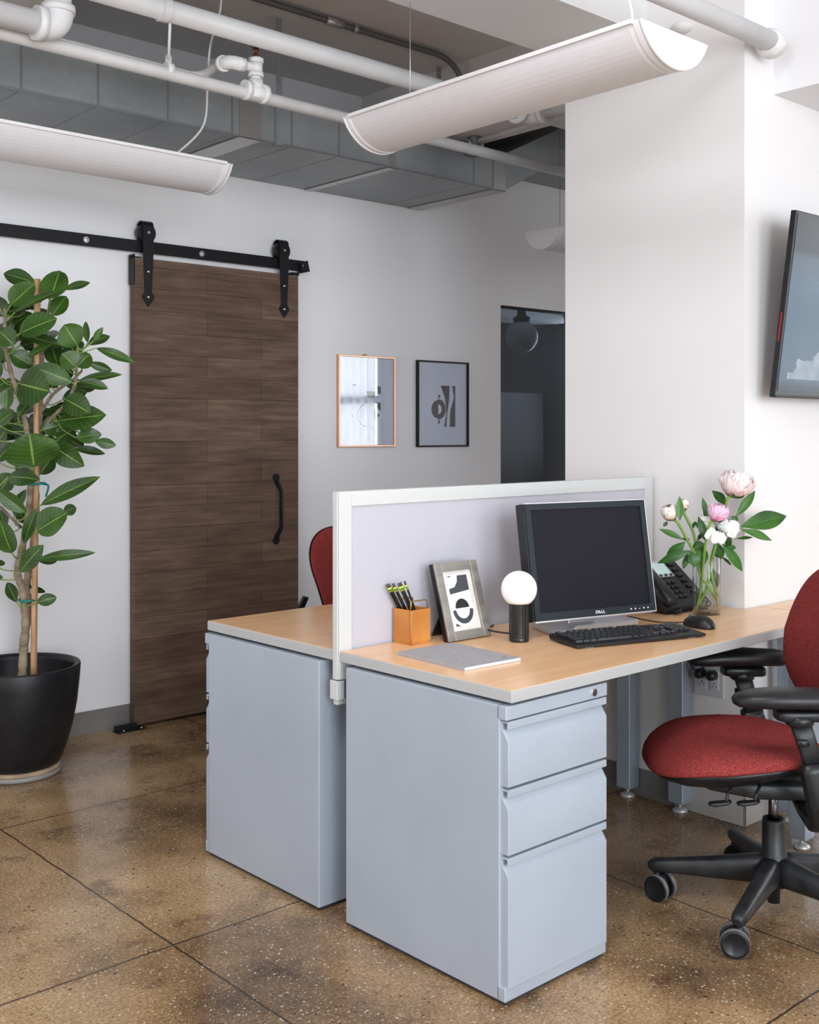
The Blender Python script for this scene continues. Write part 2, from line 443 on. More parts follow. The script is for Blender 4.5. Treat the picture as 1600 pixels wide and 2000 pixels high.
def leaf_mat(name, dark, light, vein, rough=0.35):
    m = mat(name, dark, rough, spec=0.4)
    uv = N(m, 'ShaderNodeUVMap'); sp = N(m, 'ShaderNodeSeparateXYZ'); L(m, uv.outputs[0], sp.inputs[0])
    u, v = sp.outputs[0], sp.outputs[1]
    av = mth(m, 'ABSOLUTE', mth(m, 'SUBTRACT', v, 0.5))
    mid = mth(m, 'LESS_THAN', av, 0.022)
    ph = mth(m, 'FRACT', mth(m, 'SUBTRACT', mth(m, 'MULTIPLY', u, 8.0), mth(m, 'MULTIPLY', av, 3.6)))
    side = mth(m, 'MULTIPLY', mth(m, 'LESS_THAN', ph, 0.055), 0.45)
    gm = N(m, 'ShaderNodeNewGeometry')
    n = nz(m, gm.outputs['Position'], 9, 3)
    n.inputs['Scale'].default_value = 9
    base = ramp(m, n.outputs['Fac'], [(0.35, dark), (0.65, light)])
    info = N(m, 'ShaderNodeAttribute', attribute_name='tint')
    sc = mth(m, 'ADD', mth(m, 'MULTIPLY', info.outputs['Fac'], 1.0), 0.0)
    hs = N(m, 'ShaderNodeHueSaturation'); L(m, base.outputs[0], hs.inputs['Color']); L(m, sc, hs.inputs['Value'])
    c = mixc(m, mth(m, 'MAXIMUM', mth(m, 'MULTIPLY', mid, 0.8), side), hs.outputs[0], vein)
    L(m, c, B(m).inputs['Base Color'])
    return m
M['leaf'] = leaf_mat('rubber plant leaf', (0.016, 0.050, 0.006), (0.038, 0.098, 0.011), (0.22, 0.33, 0.07))
M['pleaf'] = leaf_mat('peony leaf', (0.016, 0.07, 0.010), (0.05, 0.15, 0.02), (0.08, 0.2, 0.04))
M['petiole'] = mat('pale green stalk', (0.20, 0.32, 0.06), 0.45)
M['pstem'] = mat('peony stem', (0.17, 0.32, 0.04), 0.4)

def glasspane(name, tint, gl=0.12, rough=0.0, facing=0.0):
    m = bpy.data.materials.new(name); m.use_nodes = True; nt = m.node_tree; nt.nodes.clear()
    out = nt.nodes.new('ShaderNodeOutputMaterial'); t = nt.nodes.new('ShaderNodeBsdfTransparent'); t.inputs[0].default_value = (*tint, 1)
    g = nt.nodes.new('ShaderNodeBsdfGlossy'); g.inputs['Roughness'].default_value = rough
    mx = nt.nodes.new('ShaderNodeMixShader')
    if facing:
        lw = nt.nodes.new('ShaderNodeLayerWeight'); lw.inputs[0].default_value = 0.5
        pw = nt.nodes.new('ShaderNodeMath'); pw.operation = 'POWER'; pw.inputs[1].default_value = 2.1
        ml = nt.nodes.new('ShaderNodeMath'); ml.operation = 'MULTIPLY_ADD'; ml.inputs[1].default_value = facing; ml.inputs[2].default_value = gl
        nt.links.new(lw.outputs['Facing'], pw.inputs[0]); nt.links.new(pw.outputs[0], ml.inputs[0]); nt.links.new(ml.outputs[0], mx.inputs[0])
    else: mx.inputs[0].default_value = gl
    nt.links.new(t.outputs[0], mx.inputs[1]); nt.links.new(g.outputs[0], mx.inputs[2]); nt.links.new(mx.outputs[0], out.inputs[0])
    return m
M['glass'] = glasspane('clear glass', (0.965, 0.98, 0.972), 0.035, facing=1.0)
M['water'] = glasspane('water', (0.90, 0.925, 0.905), 0.03, facing=0.45)
M['picglass'] = glasspane('picture glass', (0.97, 0.98, 1.0), 0.055)
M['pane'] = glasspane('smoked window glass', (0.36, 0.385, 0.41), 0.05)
M['leather'] = noisy(mat('tan leather', (0.6, 0.25, 0.06), 0.5), (0.46, 0.165, 0.030), (0.62, 0.25, 0.055), 9, bstr=0.1)
M['paper'] = mat('white paper', (0.86, 0.85, 0.84), 0.6)
M['mount'] = mat('picture mount', (0.62, 0.65, 0.74), 0.6)
M['matboard'] = mat('cream mat board', (0.74, 0.70, 0.66), 0.6)
M['ink'] = mat('black ink', (0.018, 0.018, 0.018), 0.6)
M['ink2'] = mat('charcoal ink', (0.055, 0.06, 0.07), 0.6)
M['pewter'] = noisy(mat('brushed pewter', (0.36, 0.34, 0.31), 0.4, 0.6), (0.32, 0.30, 0.27), (0.42, 0.40, 0.37), 4, (1, 30, 1))
M['notebook'] = noisy(mat('grey notebook cloth', (0.36, 0.35, 0.36), 0.7), (0.33, 0.32, 0.335), (0.38, 0.37, 0.385), 60)
M['pencil'] = mat('black pencil', (0.012, 0.012, 0.013), 0.3)
M['yellow'] = mat('yellow band', (0.62, 0.6, 0.05), 0.35, 0.3)
M['greenband'] = mat('green band', (0.05, 0.25, 0.06), 0.35, 0.3)
M['eraser'] = mat('grey eraser', (0.08, 0.08, 0.085), 0.6)
M['fluted'] = mat('gloss black aluminium', (0.018, 0.016, 0.017), 0.22, 0.2)
M['opal'] = mat('opal glass', (0.90, 0.89, 0.89), 0.22, spec=0.5, Subsurface_Weight=0.3)
M['opal'].node_tree.nodes['Principled BSDF'].inputs['Emission Color'].default_value = (1, 0.97, 0.95, 1)
M['opal'].node_tree.nodes['Principled BSDF'].inputs['Emission Strength'].default_value = 0.12
M['bezel'] = mat('charcoal bezel', (0.018, 0.024, 0.030), 0.4, spec=0.25)
M['screen'] = mat('dark screen', (0.012, 0.012, 0.017), 0.42, spec=0.12)
M['silver'] = mat('silver plastic', (0.58, 0.58, 0.59), 0.32, 0.5)
M['white'] = mat('white print', (0.8, 0.8, 0.8), 0.5)
M['key'] = mat('black key', (0.016, 0.018, 0.022), 0.30, spec=0.7)
M['lcd'] = mat('pale lcd', (0.48, 0.62, 0.60), 0.4)
B(M['lcd']).inputs['Emission Color'].default_value = (0.55, 0.75, 0.72, 1); B(M['lcd']).inputs['Emission Strength'].default_value = 0.25
M['outlet'] = mat('white outlet plate', (0.60, 0.59, 0.62), 0.35)
M['slot'] = mat('dark slot', (0.02, 0.02, 0.02), 0.6)
M['winframe'] = mat('white window frame', (0.8, 0.8, 0.8), 0.5)
def emis(name, c, s):
    m = mat(name, c, 0.8); B(m).inputs['Emission Color'].default_value = (*c, 1); B(m).inputs['Emission Strength'].default_value = s; return m

# =================================================================== THE SETTING
YW, ZC = 4.62, 3.12
def struct(name, boxes, m, parent=None, bevel=0, label=None):
    bm = new_bm()
    for b in boxes: box(bm, *b)
    o = part(name, bm, m, parent, bevel=bevel)
    if parent is None: o['kind'] = 'structure'
    return o
struct('floor', [(-3.3, 7.6, -3.3, 7.4, -0.08, 0)], M['floor'])
struct('ceiling', [(-3.3, 7.6, -3.3, 7.4, ZC, ZC+0.1)], M['ceil'])
WX0, WX1, WZ = 4.879, 6.45, 2.09
struct('wall_left', [(-3.3, WX0, YW, YW+0.1, 0, ZC), (WX1, 7.6, YW, YW+0.1, 0, ZC), (WX0, WX1, YW, YW+0.1, WZ, ZC)], M['wall'])
struct('wall_right', [(3.9, 4.9, 2.055, 2.84, 0, ZC)], M['wall'])
struct('wall_pillar', [(3.365, 3.9, 2.055, 2.84, 0, ZC)], M['wallwarm'])
struct('wall_near_end', [(-3.3, -3.2, -3.2, YW, 0, ZC)], M['wall'])
struct('wall_back', [(-3.3, 7.6, -3.3, -3.2, 0, ZC)], M['wall'])
# far end wall with its window
struct('wall_far_end', [(7.5, 7.6, -3.2, -0.75, 0, ZC), (7.5, 7.6, 0.45, YW, 0, ZC), (7.5, 7.6, -0.75, 0.45, 0, 0.75), (7.5, 7.6, -0.75, 0.45, 2.6, ZC)], M['wall'])
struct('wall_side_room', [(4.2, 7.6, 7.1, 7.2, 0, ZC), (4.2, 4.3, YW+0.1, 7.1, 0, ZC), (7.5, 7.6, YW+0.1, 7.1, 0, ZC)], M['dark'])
# ceiling beams
struct('ceiling_beam', [(-3.2, 3.365, 2.455, 2.84, 2.78, ZC)], M['beam'])
struct('ceiling_beam', [(3.80, 4.03, 2.84, YW, 2.78, ZC), (4.03, 7.5, 2.84, 3.49, 2.78, ZC)], M['ceil'])
struct('ceiling_beam', [(1.15, 1.62, 2.84, YW, 2.78, ZC)], M['beam'])
struct('ceiling_beam', [(3.55, 4.1, -3.2, 2.055, 2.51, ZC)], M['wall'])
# skirting
struct('baseboard_left', [(-3.2, 4.879, YW-0.005, YW, 0, 0.10)], M['cover'], bevel=0.001)
struct('baseboard_pillar', [(3.360, 3.365, 2.33, 2.84, 0, 0.10), ], M['cover'])
struct('baseboard_pillar_corner', [(3.355, 3.365, 2.048, 2.33, 0, 0.10), (3.355, 3.9, 2.048, 2.055, 0, 0.10), (3.9, 4.9, 2.05, 2.055, 0, 0.1)], M['cover2'], bevel=0.004)
# glazed screen to the side room
w1 = struct('window_1', [(WX0, WX0+0.008, YW+0.01, YW+0.06, 0, WZ), (WX0, WX1, YW+0.01, YW+0.06, WZ-0.010, WZ), (WX1-0.03, WX1, YW+0.01, YW+0.06, 0, WZ)], M['blackmetal'])
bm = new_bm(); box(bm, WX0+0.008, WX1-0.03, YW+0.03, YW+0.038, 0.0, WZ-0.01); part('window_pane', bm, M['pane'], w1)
# window in the far end wall, seen in the picture glass
w2 = struct('window_2', [(7.46, 7.52, -0.75, -0.70, 0.75, 2.6), (7.46, 7.52, 0.40, 0.45, 0.75, 2.6), (7.46, 7.52, -0.7, 0.4, 2.55, 2.6), (7.46, 7.52, -0.7, 0.4, 0.75, 0.8), (7.46, 7.52, -0.7, 0.4, 1.62, 1.70)], M['winframe'])
bm = new_bm(); n = 60
rows = []
for k in range(n+1):
    y = -0.7 + 1.1*k/n; x = 7.44 + 0.02*math.sin(k*0.9)
    rows.append((bm.verts.new((x, y, 0.8)), bm.verts.new((x, y, 2.58))))
for k in range(n): bm.faces.new([rows[k][0], rows[k+1][0], rows[k+1][1], rows[k][1]])
cm = mat('sheer curtain', (0.9, 0.9, 0.92), 0.9); B(cm).inputs['Transmission Weight'].default_value = 0.0
cu = part('sheer_curtain', bm, cm, None, smooth=True); tag(cu, 'sheer white curtain over the end window seen in the picture glass', 'curtain')
cm.node_tree.nodes.new('ShaderNodeBsdfTranslucent')
tr = [q for q in cm.node_tree.nodes if q.type == 'BSDF_TRANSLUCENT'][0]; out = [q for q in cm.node_tree.nodes if q.type == 'OUTPUT_MATERIAL'][0]
mxn = cm.node_tree.nodes.new('ShaderNodeMixShader'); mxn.inputs[0].default_value = 0.7
L(cm, B(cm).outputs[0], mxn.inputs[1]); L(cm, tr.outputs[0], mxn.inputs[2]); L(cm, mxn.outputs[0], out.inputs[0])
area('daylight_far_end', (7.58, -0.15, 1.7), (6, -0.15, 1.7), 1.1, 1.8, 85, (0.95, 0.98, 1.0))

# things in the dark side room
gl = thing('globe_pendant', 'round glass globe ceiling light with dark mount behind the dark window', 'ceiling light', (5.70, 5.2, 1.98))
bm = new_bm(); lathe(bm, [(0, -0.112)] + [(0.112*math.sin(a), -0.112*math.cos(a)) for a in [PI*k/16 for k in range(1, 15)]], n=32); part('globe', bm, mat('frosted globe', (0.75, 0.77, 0.8), 0.3), gl)
bm = new_bm(); lathe(bm, [(0, 0.10), (0.055, 0.10), (0.06, 0.13), (0.03, 0.15), (0.03, 0.19), (0.0, 0.19)], n=24); cyl(bm, (0, 0, 0.19), (0, 0, 1.14), 0.008); part('mount', bm, M['darkest'], gl)
t = thing('tall_cabinet', 'tall pale grey cabinet inside the dark side room', 'cabinet', (5.75, 6.6, 0))
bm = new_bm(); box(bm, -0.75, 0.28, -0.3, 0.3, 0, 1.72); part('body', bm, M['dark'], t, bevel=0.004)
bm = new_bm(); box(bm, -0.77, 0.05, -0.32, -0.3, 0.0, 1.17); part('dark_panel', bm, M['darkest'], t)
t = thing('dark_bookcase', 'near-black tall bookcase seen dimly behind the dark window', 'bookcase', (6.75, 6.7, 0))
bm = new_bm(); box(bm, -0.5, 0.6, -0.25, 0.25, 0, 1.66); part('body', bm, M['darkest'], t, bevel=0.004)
struct('trim_1', [(4.3, 7.5, 6.2, 6.5, 2.25, 2.32)], M['dark'])

# =================================================================== SLIDING BARN DOOR
door = tag(thing('door_1', 'dark brown horizontal-plank sliding barn door hung on the black rail', 'door', (2.43, 4.575, 0)), kind='structure')
DW = 0.905
bm = new_bm(); box(bm, 0, DW, -0.022, 0.022, 0.015, 2.115); part('plank_panel', bm, M['door'], door, bevel=0.002)
def hanger(x):
    bm = new_bm(); zt = 2.262; w0, w1 = 0.026, 0.019; th = 0.006; yf = -0.029
    prof = [(-w1, 2.02), (-w1, 2.19-0.03), (-w0, 2.19), (-w0, zt), (w0, zt), (w0, 2.19), (w1, 2.16), (w1, 2.02), (0.014, 1.96), (0.034, 1.935), (0.0, 1.895), (-0.034, 1.935), (-0.014, 1.96)]
    prof = [(-w0, zt), (w0, zt), (w0, 2.15), (0.017, 1.965), (0.032, 1.94), (0.0, 1.895), (-0.032, 1.94), (-0.017, 1.965), (-w0, 2.15)]
    prism_dir(bm, [(x+a, yf, b) for a, b in prof], (0, th, 0))
    # bend over the top
    pts = [(yf + th/2 + 0.028*(1-math.cos(PI*k/10)), zt + 0.022*math.sin(PI*k/10)) for k in range(11)]
    for k in range(10):
        (y0, z0), (y1, z1) = pts[k], pts[k+1]
        q = [(x-w0, y0, z0), (x+w0, y0, z0), (x+w0, y1, z1), (x-w0, y1, z1)]
        nrm = V(0, -(z1-z0), (y1-y0)).normalized()*0.003
        prism_dir(bm, [Vector(p)-nrm for p in q], nrm*2)
    box(bm, x-w0, x+w0, yf+th/2+0.053, yf+th/2+0.058, 2.155, zt)
    h = part('hanger_strap', bm, M['blackmetal'], door, bevel=0.0008)
    bm = new_bm(); cyl(bm, (x, -0.018, 2.232), (x, 0.018, 2.232), 0.043, 32); part('wheel', bm, M['plastic'], h)
    bm = new_bm()
    cyl(bm, (x, yf-0.004, 2.232), (x, yf+0.002, 2.232), 0.006, 12)
    part('axle_bolt', bm, M['zinc'], h)
    for z in (2.055, 1.94):
        bm = new_bm(); dx = 0; lathe(bm, [(0, 0.004), (0.005, 0.0035), (0.007, 0)], n=12, M=Matrix.Translation((x+dx, yf, z)) @ Matrix.Rotation(PI/2, 4, 'X'))
        part('carriage_bolt', bm, M['chrome'], h)
hanger(2.495-2.43); hanger(3.245-2.43)
bm = new_bm(); px_ = 3.195-2.43
rloft(bm, [(V(px_, -0.024, 1.105), 0.026, 0.012), (V(px_, -0.030, 1.09), 0.024, 0.014), (V(px_, -0.068, 1.045), 0.022, 0.010), (V(px_, -0.072, 1.03), 0.024, 0.010), (V(px_, -0.072, 0.95), 0.024, 0.010), (V(px_, -0.072, 0.87), 0.024, 0.010), (V(px_, -0.068, 0.855), 0.022, 0.010), (V(px_, -0.030, 0.81), 0.024, 0.014), (V(px_, -0.024, 0.795), 0.026, 0.012)], up=V(1, 0, 0), n=12, p=5)
hd = part('door_handle', bm, M['blackmetal'], door, label='black pull handle')
bm = new_bm()
for z in (1.107, 0.793): cyl(bm, (px_, -0.022, z), (px_, -0.034, z), 0.017, 20)
part('handle_foot', bm, M['blackmetal'], hd)
bm = new_bm(); box(bm, -0.006, 0.0, -0.024, 0.024, 1.995, 2.13); box(bm, -0.006, 0.03, -0.024, 0.024, 2.115, 2.119)
part('corner_bracket', bm, M['blackmetal'], door)
bm = new_bm(); box(bm, DW, DW+0.005, -0.012, 0.02, 1.95, 2.10); box(bm, DW-0.035, DW+0.005, -0.02, 0.02, 2.115, 2.13)
part('corner_bracket', bm, M['blackmetal'], door)

rail = thing('sliding_door_rail', 'long flat black steel rail bolted to the wall above the barn door', 'rail', (2.4, 4.59, 2.172))
bm = new_bm(); box(bm, -3.0, 0.995, -0.004, 0.004, -0.027, 0.027); part('bar', bm, M['blackmetal'], rail, bevel=0.0008)
for x in (-1.5, -0.80, -0.188, 0.395, 0.978):
    bm = new_bm(); cyl(bm, (x, -0.008, 0), (x, -0.004, 0), 0.0135, 20); lathe(bm, [(0, 0.008), (0.0085, 0.006), (0.0095, 0)], n=6, smooth=False, M=Matrix.Translation((x, -0.006, 0)) @ Matrix.Rotation(PI/2, 4, 'X'))
    b = part('bolt', bm, M['zinc'], rail)
    bm = new_bm(); cyl(bm, (x, 0.004, 0), (x, 0.03, 0), 0.012, 16); part('standoff', bm, M['blackmetal'], b)
bm = new_bm(); RM = Matrix.Translation((0.992, -0.006, -0.004)) @ Matrix.Rotation(math.radians(-14), 4, 'Y'); box(bm, -0.03, 0.03, -0.004, 0.004, -0.028, 0.028, RM); box(bm, -0.035, -0.028, -0.03, 0.01, -0.026, 0.022, RM); part('end_stop', bm, M['blackmetal'], rail, bevel=0.001)
gd = thing('floor_guide', 'small black metal door guide on the floor at the barn door corner', 'door guide', (2.44, 4.54, 0))
bm = new_bm(); box(bm, -0.11, 0.03, -0.022, 0.03, 0, 0.006); box(bm, -0.11, 0.0, 0.008, 0.016, 0.006, 0.028); g1 = part('bracket', bm, M['blackmetal'], gd, bevel=0.001)
for x in (-0.075, 0.012):
    bm = new_bm(); lathe(bm, [(0, 0.010), (0.005, 0.009), (0.006, 0.006)], c=(x, -0.008, 0), n=10); part('screw', bm, M['zinc'], g1)

# =================================================================== FRAMED PICTURES
def arc(cx, cz, r, a0, a1, n=14): return [(cx + r*math.cos(a0+(a1-a0)*k/n), cz + r*math.sin(a0+(a1-a0)*k/n)) for k in range(n+1)]
def wall_picture(name, label, x0, x1, z0, z1, fm, shapes, fw=0.009, depth=0.022):
    t = thing(name, label, 'picture', ((x0+x1)/2, YW, (z0+z1)/2)); W, Hh = (x1-x0)/2, (z1-z0)/2
    bm = new_bm()
    box(bm, -W, -W+fw, -depth, 0, -Hh, Hh); box(bm, W-fw, W, -depth, 0, -Hh, Hh); box(bm, -W+fw, W-fw, -depth, 0, Hh-fw, Hh); box(bm, -W+fw, W-fw, -depth, 0, -Hh, -Hh+fw)
    part('frame', bm, fm, t, bevel=0.0015)
    bm = new_bm(); box(bm, -W+fw, W-fw, -0.008, -0.003, -Hh+fw, Hh-fw); s = part('print', bm, M['mount'], t)
    for poly in shapes:
        bm = new_bm(); prism_dir(bm, [(x, -0.0088, z) for x, z in poly], (0, 0.0006, 0)); part('printed_shape', bm, M['ink'], s)
    bm = new_bm(); box(bm, -W+fw, W-fw, -0.015, -0.0135, -Hh+fw, Hh-fw); part('glazing', bm, M['picglass'], t)
    return t
sh1 = [[(0.0, 0.055), (0.075, 0.055), (0.05, 0.02), (0.01, 0.02)], [(0.06, 0.06), (0.085, 0.09), (0.10, 0.05), (0.085, 0.07)],
       [(0.055, 0.045), (0.10, 0.085), (0.10, 0.04)], [(0.07, -0.005), (0.10, -0.005), (0.10, -0.05), (0.07, -0.035)], [(0.055, -0.10), (0.095, -0.075), (0.055, -0.045)],
       [(-0.10, -0.07), (-0.09, -0.078), (-0.10, -0.088)], [(-0.095, 0.09), (-0.07, 0.09), (-0.08, 0.075)],
       arc(0.0, -0.075, 0.062, PI*0.55, PI*1.5)+arc(0.0, -0.075, 0.058, PI*1.5, PI*0.55)]
p1 = wall_picture('framed_picture', 'copper-framed abstract print with window reflection beside the barn door', 3.629, 4.025, 1.250, 1.737, M['copper'], sh1)
bm = new_bm(); lathe(bm, [(0.010, 0), (0.012, 0.006), (0.006, 0.009), (0, 0.009)], c=(-0.01, -0.008, 0.2435), n=12); part('hanging_loop', bm, M['brass'], p1)
sh2 = [arc(-0.035, -0.03, 0.052, PI*0.5, PI*1.5), arc(-0.035, -0.03, 0.058, -PI/2, PI/2)+arc(-0.035, -0.03, 0.028, PI/2, -PI/2),
       [(-0.035, 0.03), (-0.015, 0.045), (-0.035, 0.055)], [(-0.035, -0.085), (-0.02, -0.10), (-0.035, -0.12)],
       [(-0.015, 0.105), (0.055, 0.105), (0.05, 0.02), (0.035, -0.06), (0.03, -0.13), (0.012, -0.13), (0.03, -0.05), (0.02, 0.03)],
       [(0.075, 0.105), (0.10, 0.105), (0.10, -0.13), (0.055, -0.13), (0.06, -0.04), (0.09, 0.04)]]
wall_picture('framed_picture', 'thin black-framed abstract print, nearer to the dark window', 4.191, 4.592, 1.245, 1.731, M['blackmetal'], sh2)

# =================================================================== CEILING SERVICES
duct = thing('sheet_metal_duct', 'long galvanised rectangular air duct running along the left wall', 'air duct', (2.8, 4.29, 2.565))
def dp(name, bm, m, **k): return part(name, bm, m, duct, world=True, **k)
DY, DZ = 3.955, 2.570
bm = new_bm(); box(bm, -3.0, 4.20, DY, YW-0.005, DZ, 2.757)
dp('straight_run', bm, M['gal'], bevel=0.002)
bm = new_bm(); prism_dir(bm, [(4.20, DY, DZ), (4.62, DY, 2.785), (4.62, DY, 2.96), (4.20, DY, 2.757)], (0, YW-0.005-DY, 0)); dp('rising_section', bm, M['gal'])
bm = new_bm(); box(bm, 4.62, 7.0, DY, YW-0.005, 2.86, 3.06); dp('raised_run', bm, M['gal'])
bm = new_bm()
for z in (DZ-0.004, ): box(bm, -3.0, 4.20, DY-0.004, DY+0.006, DZ-0.004, DZ+0.004)
dp('lower_seam', bm, M['seam'])
for x in (1.10, 1.657, 1.956, 2.256, 2.556, 2.86, 3.12, 3.98):
    bm = new_bm(); box(bm, x-0.003, x+0.003, DY-0.003, DY+0.001, DZ, 2.757); box(bm, x-0.002, x+0.002, DY, YW-0.01, DZ-0.0015, DZ+0.001); dp('cross_seam', bm, M['seam'])
for x, wd in ((2.645, 0.055), (3.434, 0.022), (4.165, 0.045)):
    bm = new_bm(); box(bm, x-wd, x+wd, DY-0.0045, DY, DZ-0.005, 2.757); box(bm, x-wd, x+wd, DY-0.0045, YW-0.01, DZ-0.0055, DZ-0.002)
    tp = dp('foil_tape', bm, M['foil'])
for x in (2.79, 3.735):
    bm = new_bm(); box(bm, x-0.014, x+0.014, DY-0.0075, DY-0.0045, DZ-0.01, 2.757+0.35); box(bm, x-0.014, x+0.014, DY-0.0075, DY+0.03, DZ-0.011, DZ-0.008)
    box(bm, x-0.022, x-0.019, DY-0.012, DY, DZ-0.01, 2.757)
    dp('hanger_strap', bm, M['gal'])

def elbow(c, d1, d2, r=0.09, k=8):
    """points of a quarter bend around the corner c, arriving along d1 and leaving along d2"""
    d1 = Vector(d1).normalized(); d2 = Vector(d2).normalized(); c = Vector(c)
    a = c - d1*r; b = c + d2*r; out = []
    for i in range(k+1):
        t = i/k; out.append((1-t)**2*a + 2*t*(1-t)*c + t*t*b)
    return out
YP = 3.3; YS = 3.38
pb = thing('white_pipe', 'thick white painted pipe stepping up under the ceiling, upper of the pair', 'pipe', (2.5, YP, 2.73))
def wp(name, bm, m, th, **k): return part(name, bm, m, th, world=True, **k)
xe = 1.50; zl, zh = 2.582, 2.733
bm = new_bm(); cyl(bm, (-1.5, YP, zl), (xe-0.05, YP, zl), 0.037, 28); wp('lower_run', bm, M['pipe'], pb)
bm = new_bm(); tube(bm, elbow((xe, YP, zl), (1, 0, 0), (0, 0, 1), 0.055), 0.047, 28)
cyl(bm, (xe-0.075, YP, zl), (xe-0.045, YP, zl), 0.052, 28); cyl(bm, (xe, YP, zl+0.045), (xe, YP, zl+0.068), 0.052, 28)
wp('lower_elbow', bm, M['pipe'], pb)
bm = new_bm(); tube(bm, elbow((xe, YP, zh+0.03), (0, 0, 1), (1, 0, 0), 0.05), 0.045, 28); cyl(bm, (xe, YP, zl+0.05), (xe, YP, zh), 0.04, 28); cyl(bm, (xe, YP, zh-0.035), (xe, YP, zh-0.012), 0.050, 28); wp('upper_elbow', bm, M['pipe'], pb)
bm = new_bm(); cyl(bm, (xe+0.04, YP, zh+0.028), (1.60, YP, zh+0.006), 0.038, 28); cyl(bm, (1.59, YP, zh), (3.64, YP, zh-0.008), 0.036, 28); wp('upper_run', bm, M['pipe'], pb)
bm = new_bm(); tube(bm, elbow((3.68, YP, zh-0.008), (1, 0, 0), (0, -1, 0), 0.07), 0.047, 24); cyl(bm, (3.58, YP, zh-0.008), (3.612, YP, zh-0.008), 0.053, 24); cyl(bm, (3.68, YP-0.06, zh-0.008), (3.68, YP-0.09, zh-0.008), 0.053, 24)
wp('far_elbow', bm, M['plaster'], pb)
bm = new_bm(); cyl(bm, (3.68, YP-0.05, zh-0.008), (3.68, 2.84, zh-0.008), 0.036, 24); wp('return_run', bm, M['pipegrey'], pb)
bm = new_bm(); xs = 1.865
tube(bm, [V(xs-0.013, YP+0.041*math.cos(a), zh+0.041*math.sin(a)) for a in [2*PI*k/24 for k in range(25)]], 0.002, 6)
for k in range(24):
    a0, a1 = 2*PI*k/24, 2*PI*(k+1)/24
    prism_dir(bm, [(xs-0.015, YP+0.038*math.cos(a0), zh+0.038*math.sin(a0)), (xs-0.015, YP+0.042*math.cos(a0), zh+0.042*math.sin(a0)), (xs-0.015, YP+0.042*math.cos(a1), zh+0.042*math.sin(a1)), (xs-0.015, YP+0.038*math.cos(a1), zh+0.038*math.sin(a1))], (0.03, 0, 0))
box(bm, xs-0.015, xs+0.015, YP-0.003, YP+0.003, zh+0.04, ZC); wp('strap_hanger', bm, M['pipe'], pb)

ps = thing('white_pipe', 'slimmer white painted pipe hung below the thick one, along the duct', 'pipe', (2.5, YS, 2.53))
zs = lambda x: 2.564 - (x-1.95)*0.0125
bm = new_bm(); cyl(bm, (-1.5, YS, zs(1.0)), (4.6, YS, zs(4.6)), 0.0225, 24); wp('run', bm, M['pipegrey'], ps)
bm = new_bm(); xr = 1.930; cyl(bm, (xr, YS, zs(xr)+0.02), (1.89, YP, zh-0.04), 0.005, 10); cyl(bm, (xr-0.012, YS, zs(xr)), (xr+0.012, YS, zs(xr)), 0.026, 24); cyl(bm, (xr, YS, zs(xr)+0.02), (xr, YS, zs(xr)+0.05), 0.011, 8); wp('rod_hanger', bm, M['pipe'], ps)
# sprinkler branch
xt = 2.286; zt = zs(xt)
bm = new_bm(); cyl(bm, (xt-0.045, YS, zt), (xt+0.045, YS, zt), 0.030, 24)
for dx in (-0.045, 0.03): cyl(bm, (xt+dx-0.008, YS, zt), (xt+dx+0.014, YS, zt), 0.035, 24)
cyl(bm, (xt, YS, zt), (xt, YS, zt+0.045), 0.026, 20); cyl(bm, (xt, YS, zt+0.04), (xt, YS, zt+0.075), 0.018, 20)
tee = wp('tee_fitting', bm, M['plaster'], ps)
bm = new_bm(); cyl(bm, (xt, YS, zt+0.06), (xt, YS, zt+0.112), 0.024, 20); cyl(bm, (xt, YS, zt+0.106), (xt, YS, zt+0.122), 0.028, 20); cyl(bm, (xt, YS, zt+0.055), (xt, YS, zt+0.072), 0.028, 20)
cyl(bm, (xt, YS, zt+0.088), (xt-0.06, YS, zt+0.088), 0.016, 16)
cyl(bm, (xt-0.05, YS, zt+0.088), (xt-0.09, YS, zt+0.088), 0.024, 20); tube(bm, elbow((xt-0.115, YS, zt+0.088), (-1, 0, 0), (0, 1, 0), 0.035), 0.024, 20); cyl(bm, (xt-0.115, YS+0.03, zt+0.088), (xt-0.115, YS+0.048, zt+0.088), 0.029, 20)
wp('branch_fitting', bm, M['plaster'], ps)
bm = new_bm(); tube(bm, [V(xt-0.115, YS+0.04, zt+0.088), V(xt-0.115, 3.47, zt+0.088)] + elbow((xt-0.115, 3.565, zt+0.072), (0, 1, -0.2), (-1, 0, 0), 0.06) + [V(0.8, 3.565, zt+0.072+0.012)], 0.016, 16); wp('branch_pipe', bm, M['pipegrey'], ps)
spk = thing('sprinkler_head', 'small bronze fire sprinkler head on top of the white pipe fitting', 'sprinkler', (xt, YS, zt+0.120))
bm = new_bm(); lathe(bm, [(0, 0), (0.012, 0), (0.012, 0.012), (0.008, 0.016), (0.008, 0.022), (0, 0.022)], n=12); part('base', bm, M['bronze'], spk)
bm = new_bm(); tube(bm, [(-0.008, 0, 0.015), (-0.012, 0, 0.03), (-0.003, 0, 0.045)], 0.003, 8); tube(bm, [(0.008, 0, 0.015), (0.012, 0, 0.03), (0.003, 0, 0.045)], 0.003, 8); cyl(bm, (0, 0, 0.02), (0, 0, 0.045), 0.003, 8); part('frame_arms', bm, M['bronze'], spk)
bm = new_bm(); lathe(bm, [(0, 0.045), (0.018, 0.044), (0.019, 0.048), (0, 0.049)], n=16); part('deflector', bm, M['bronze'], spk)

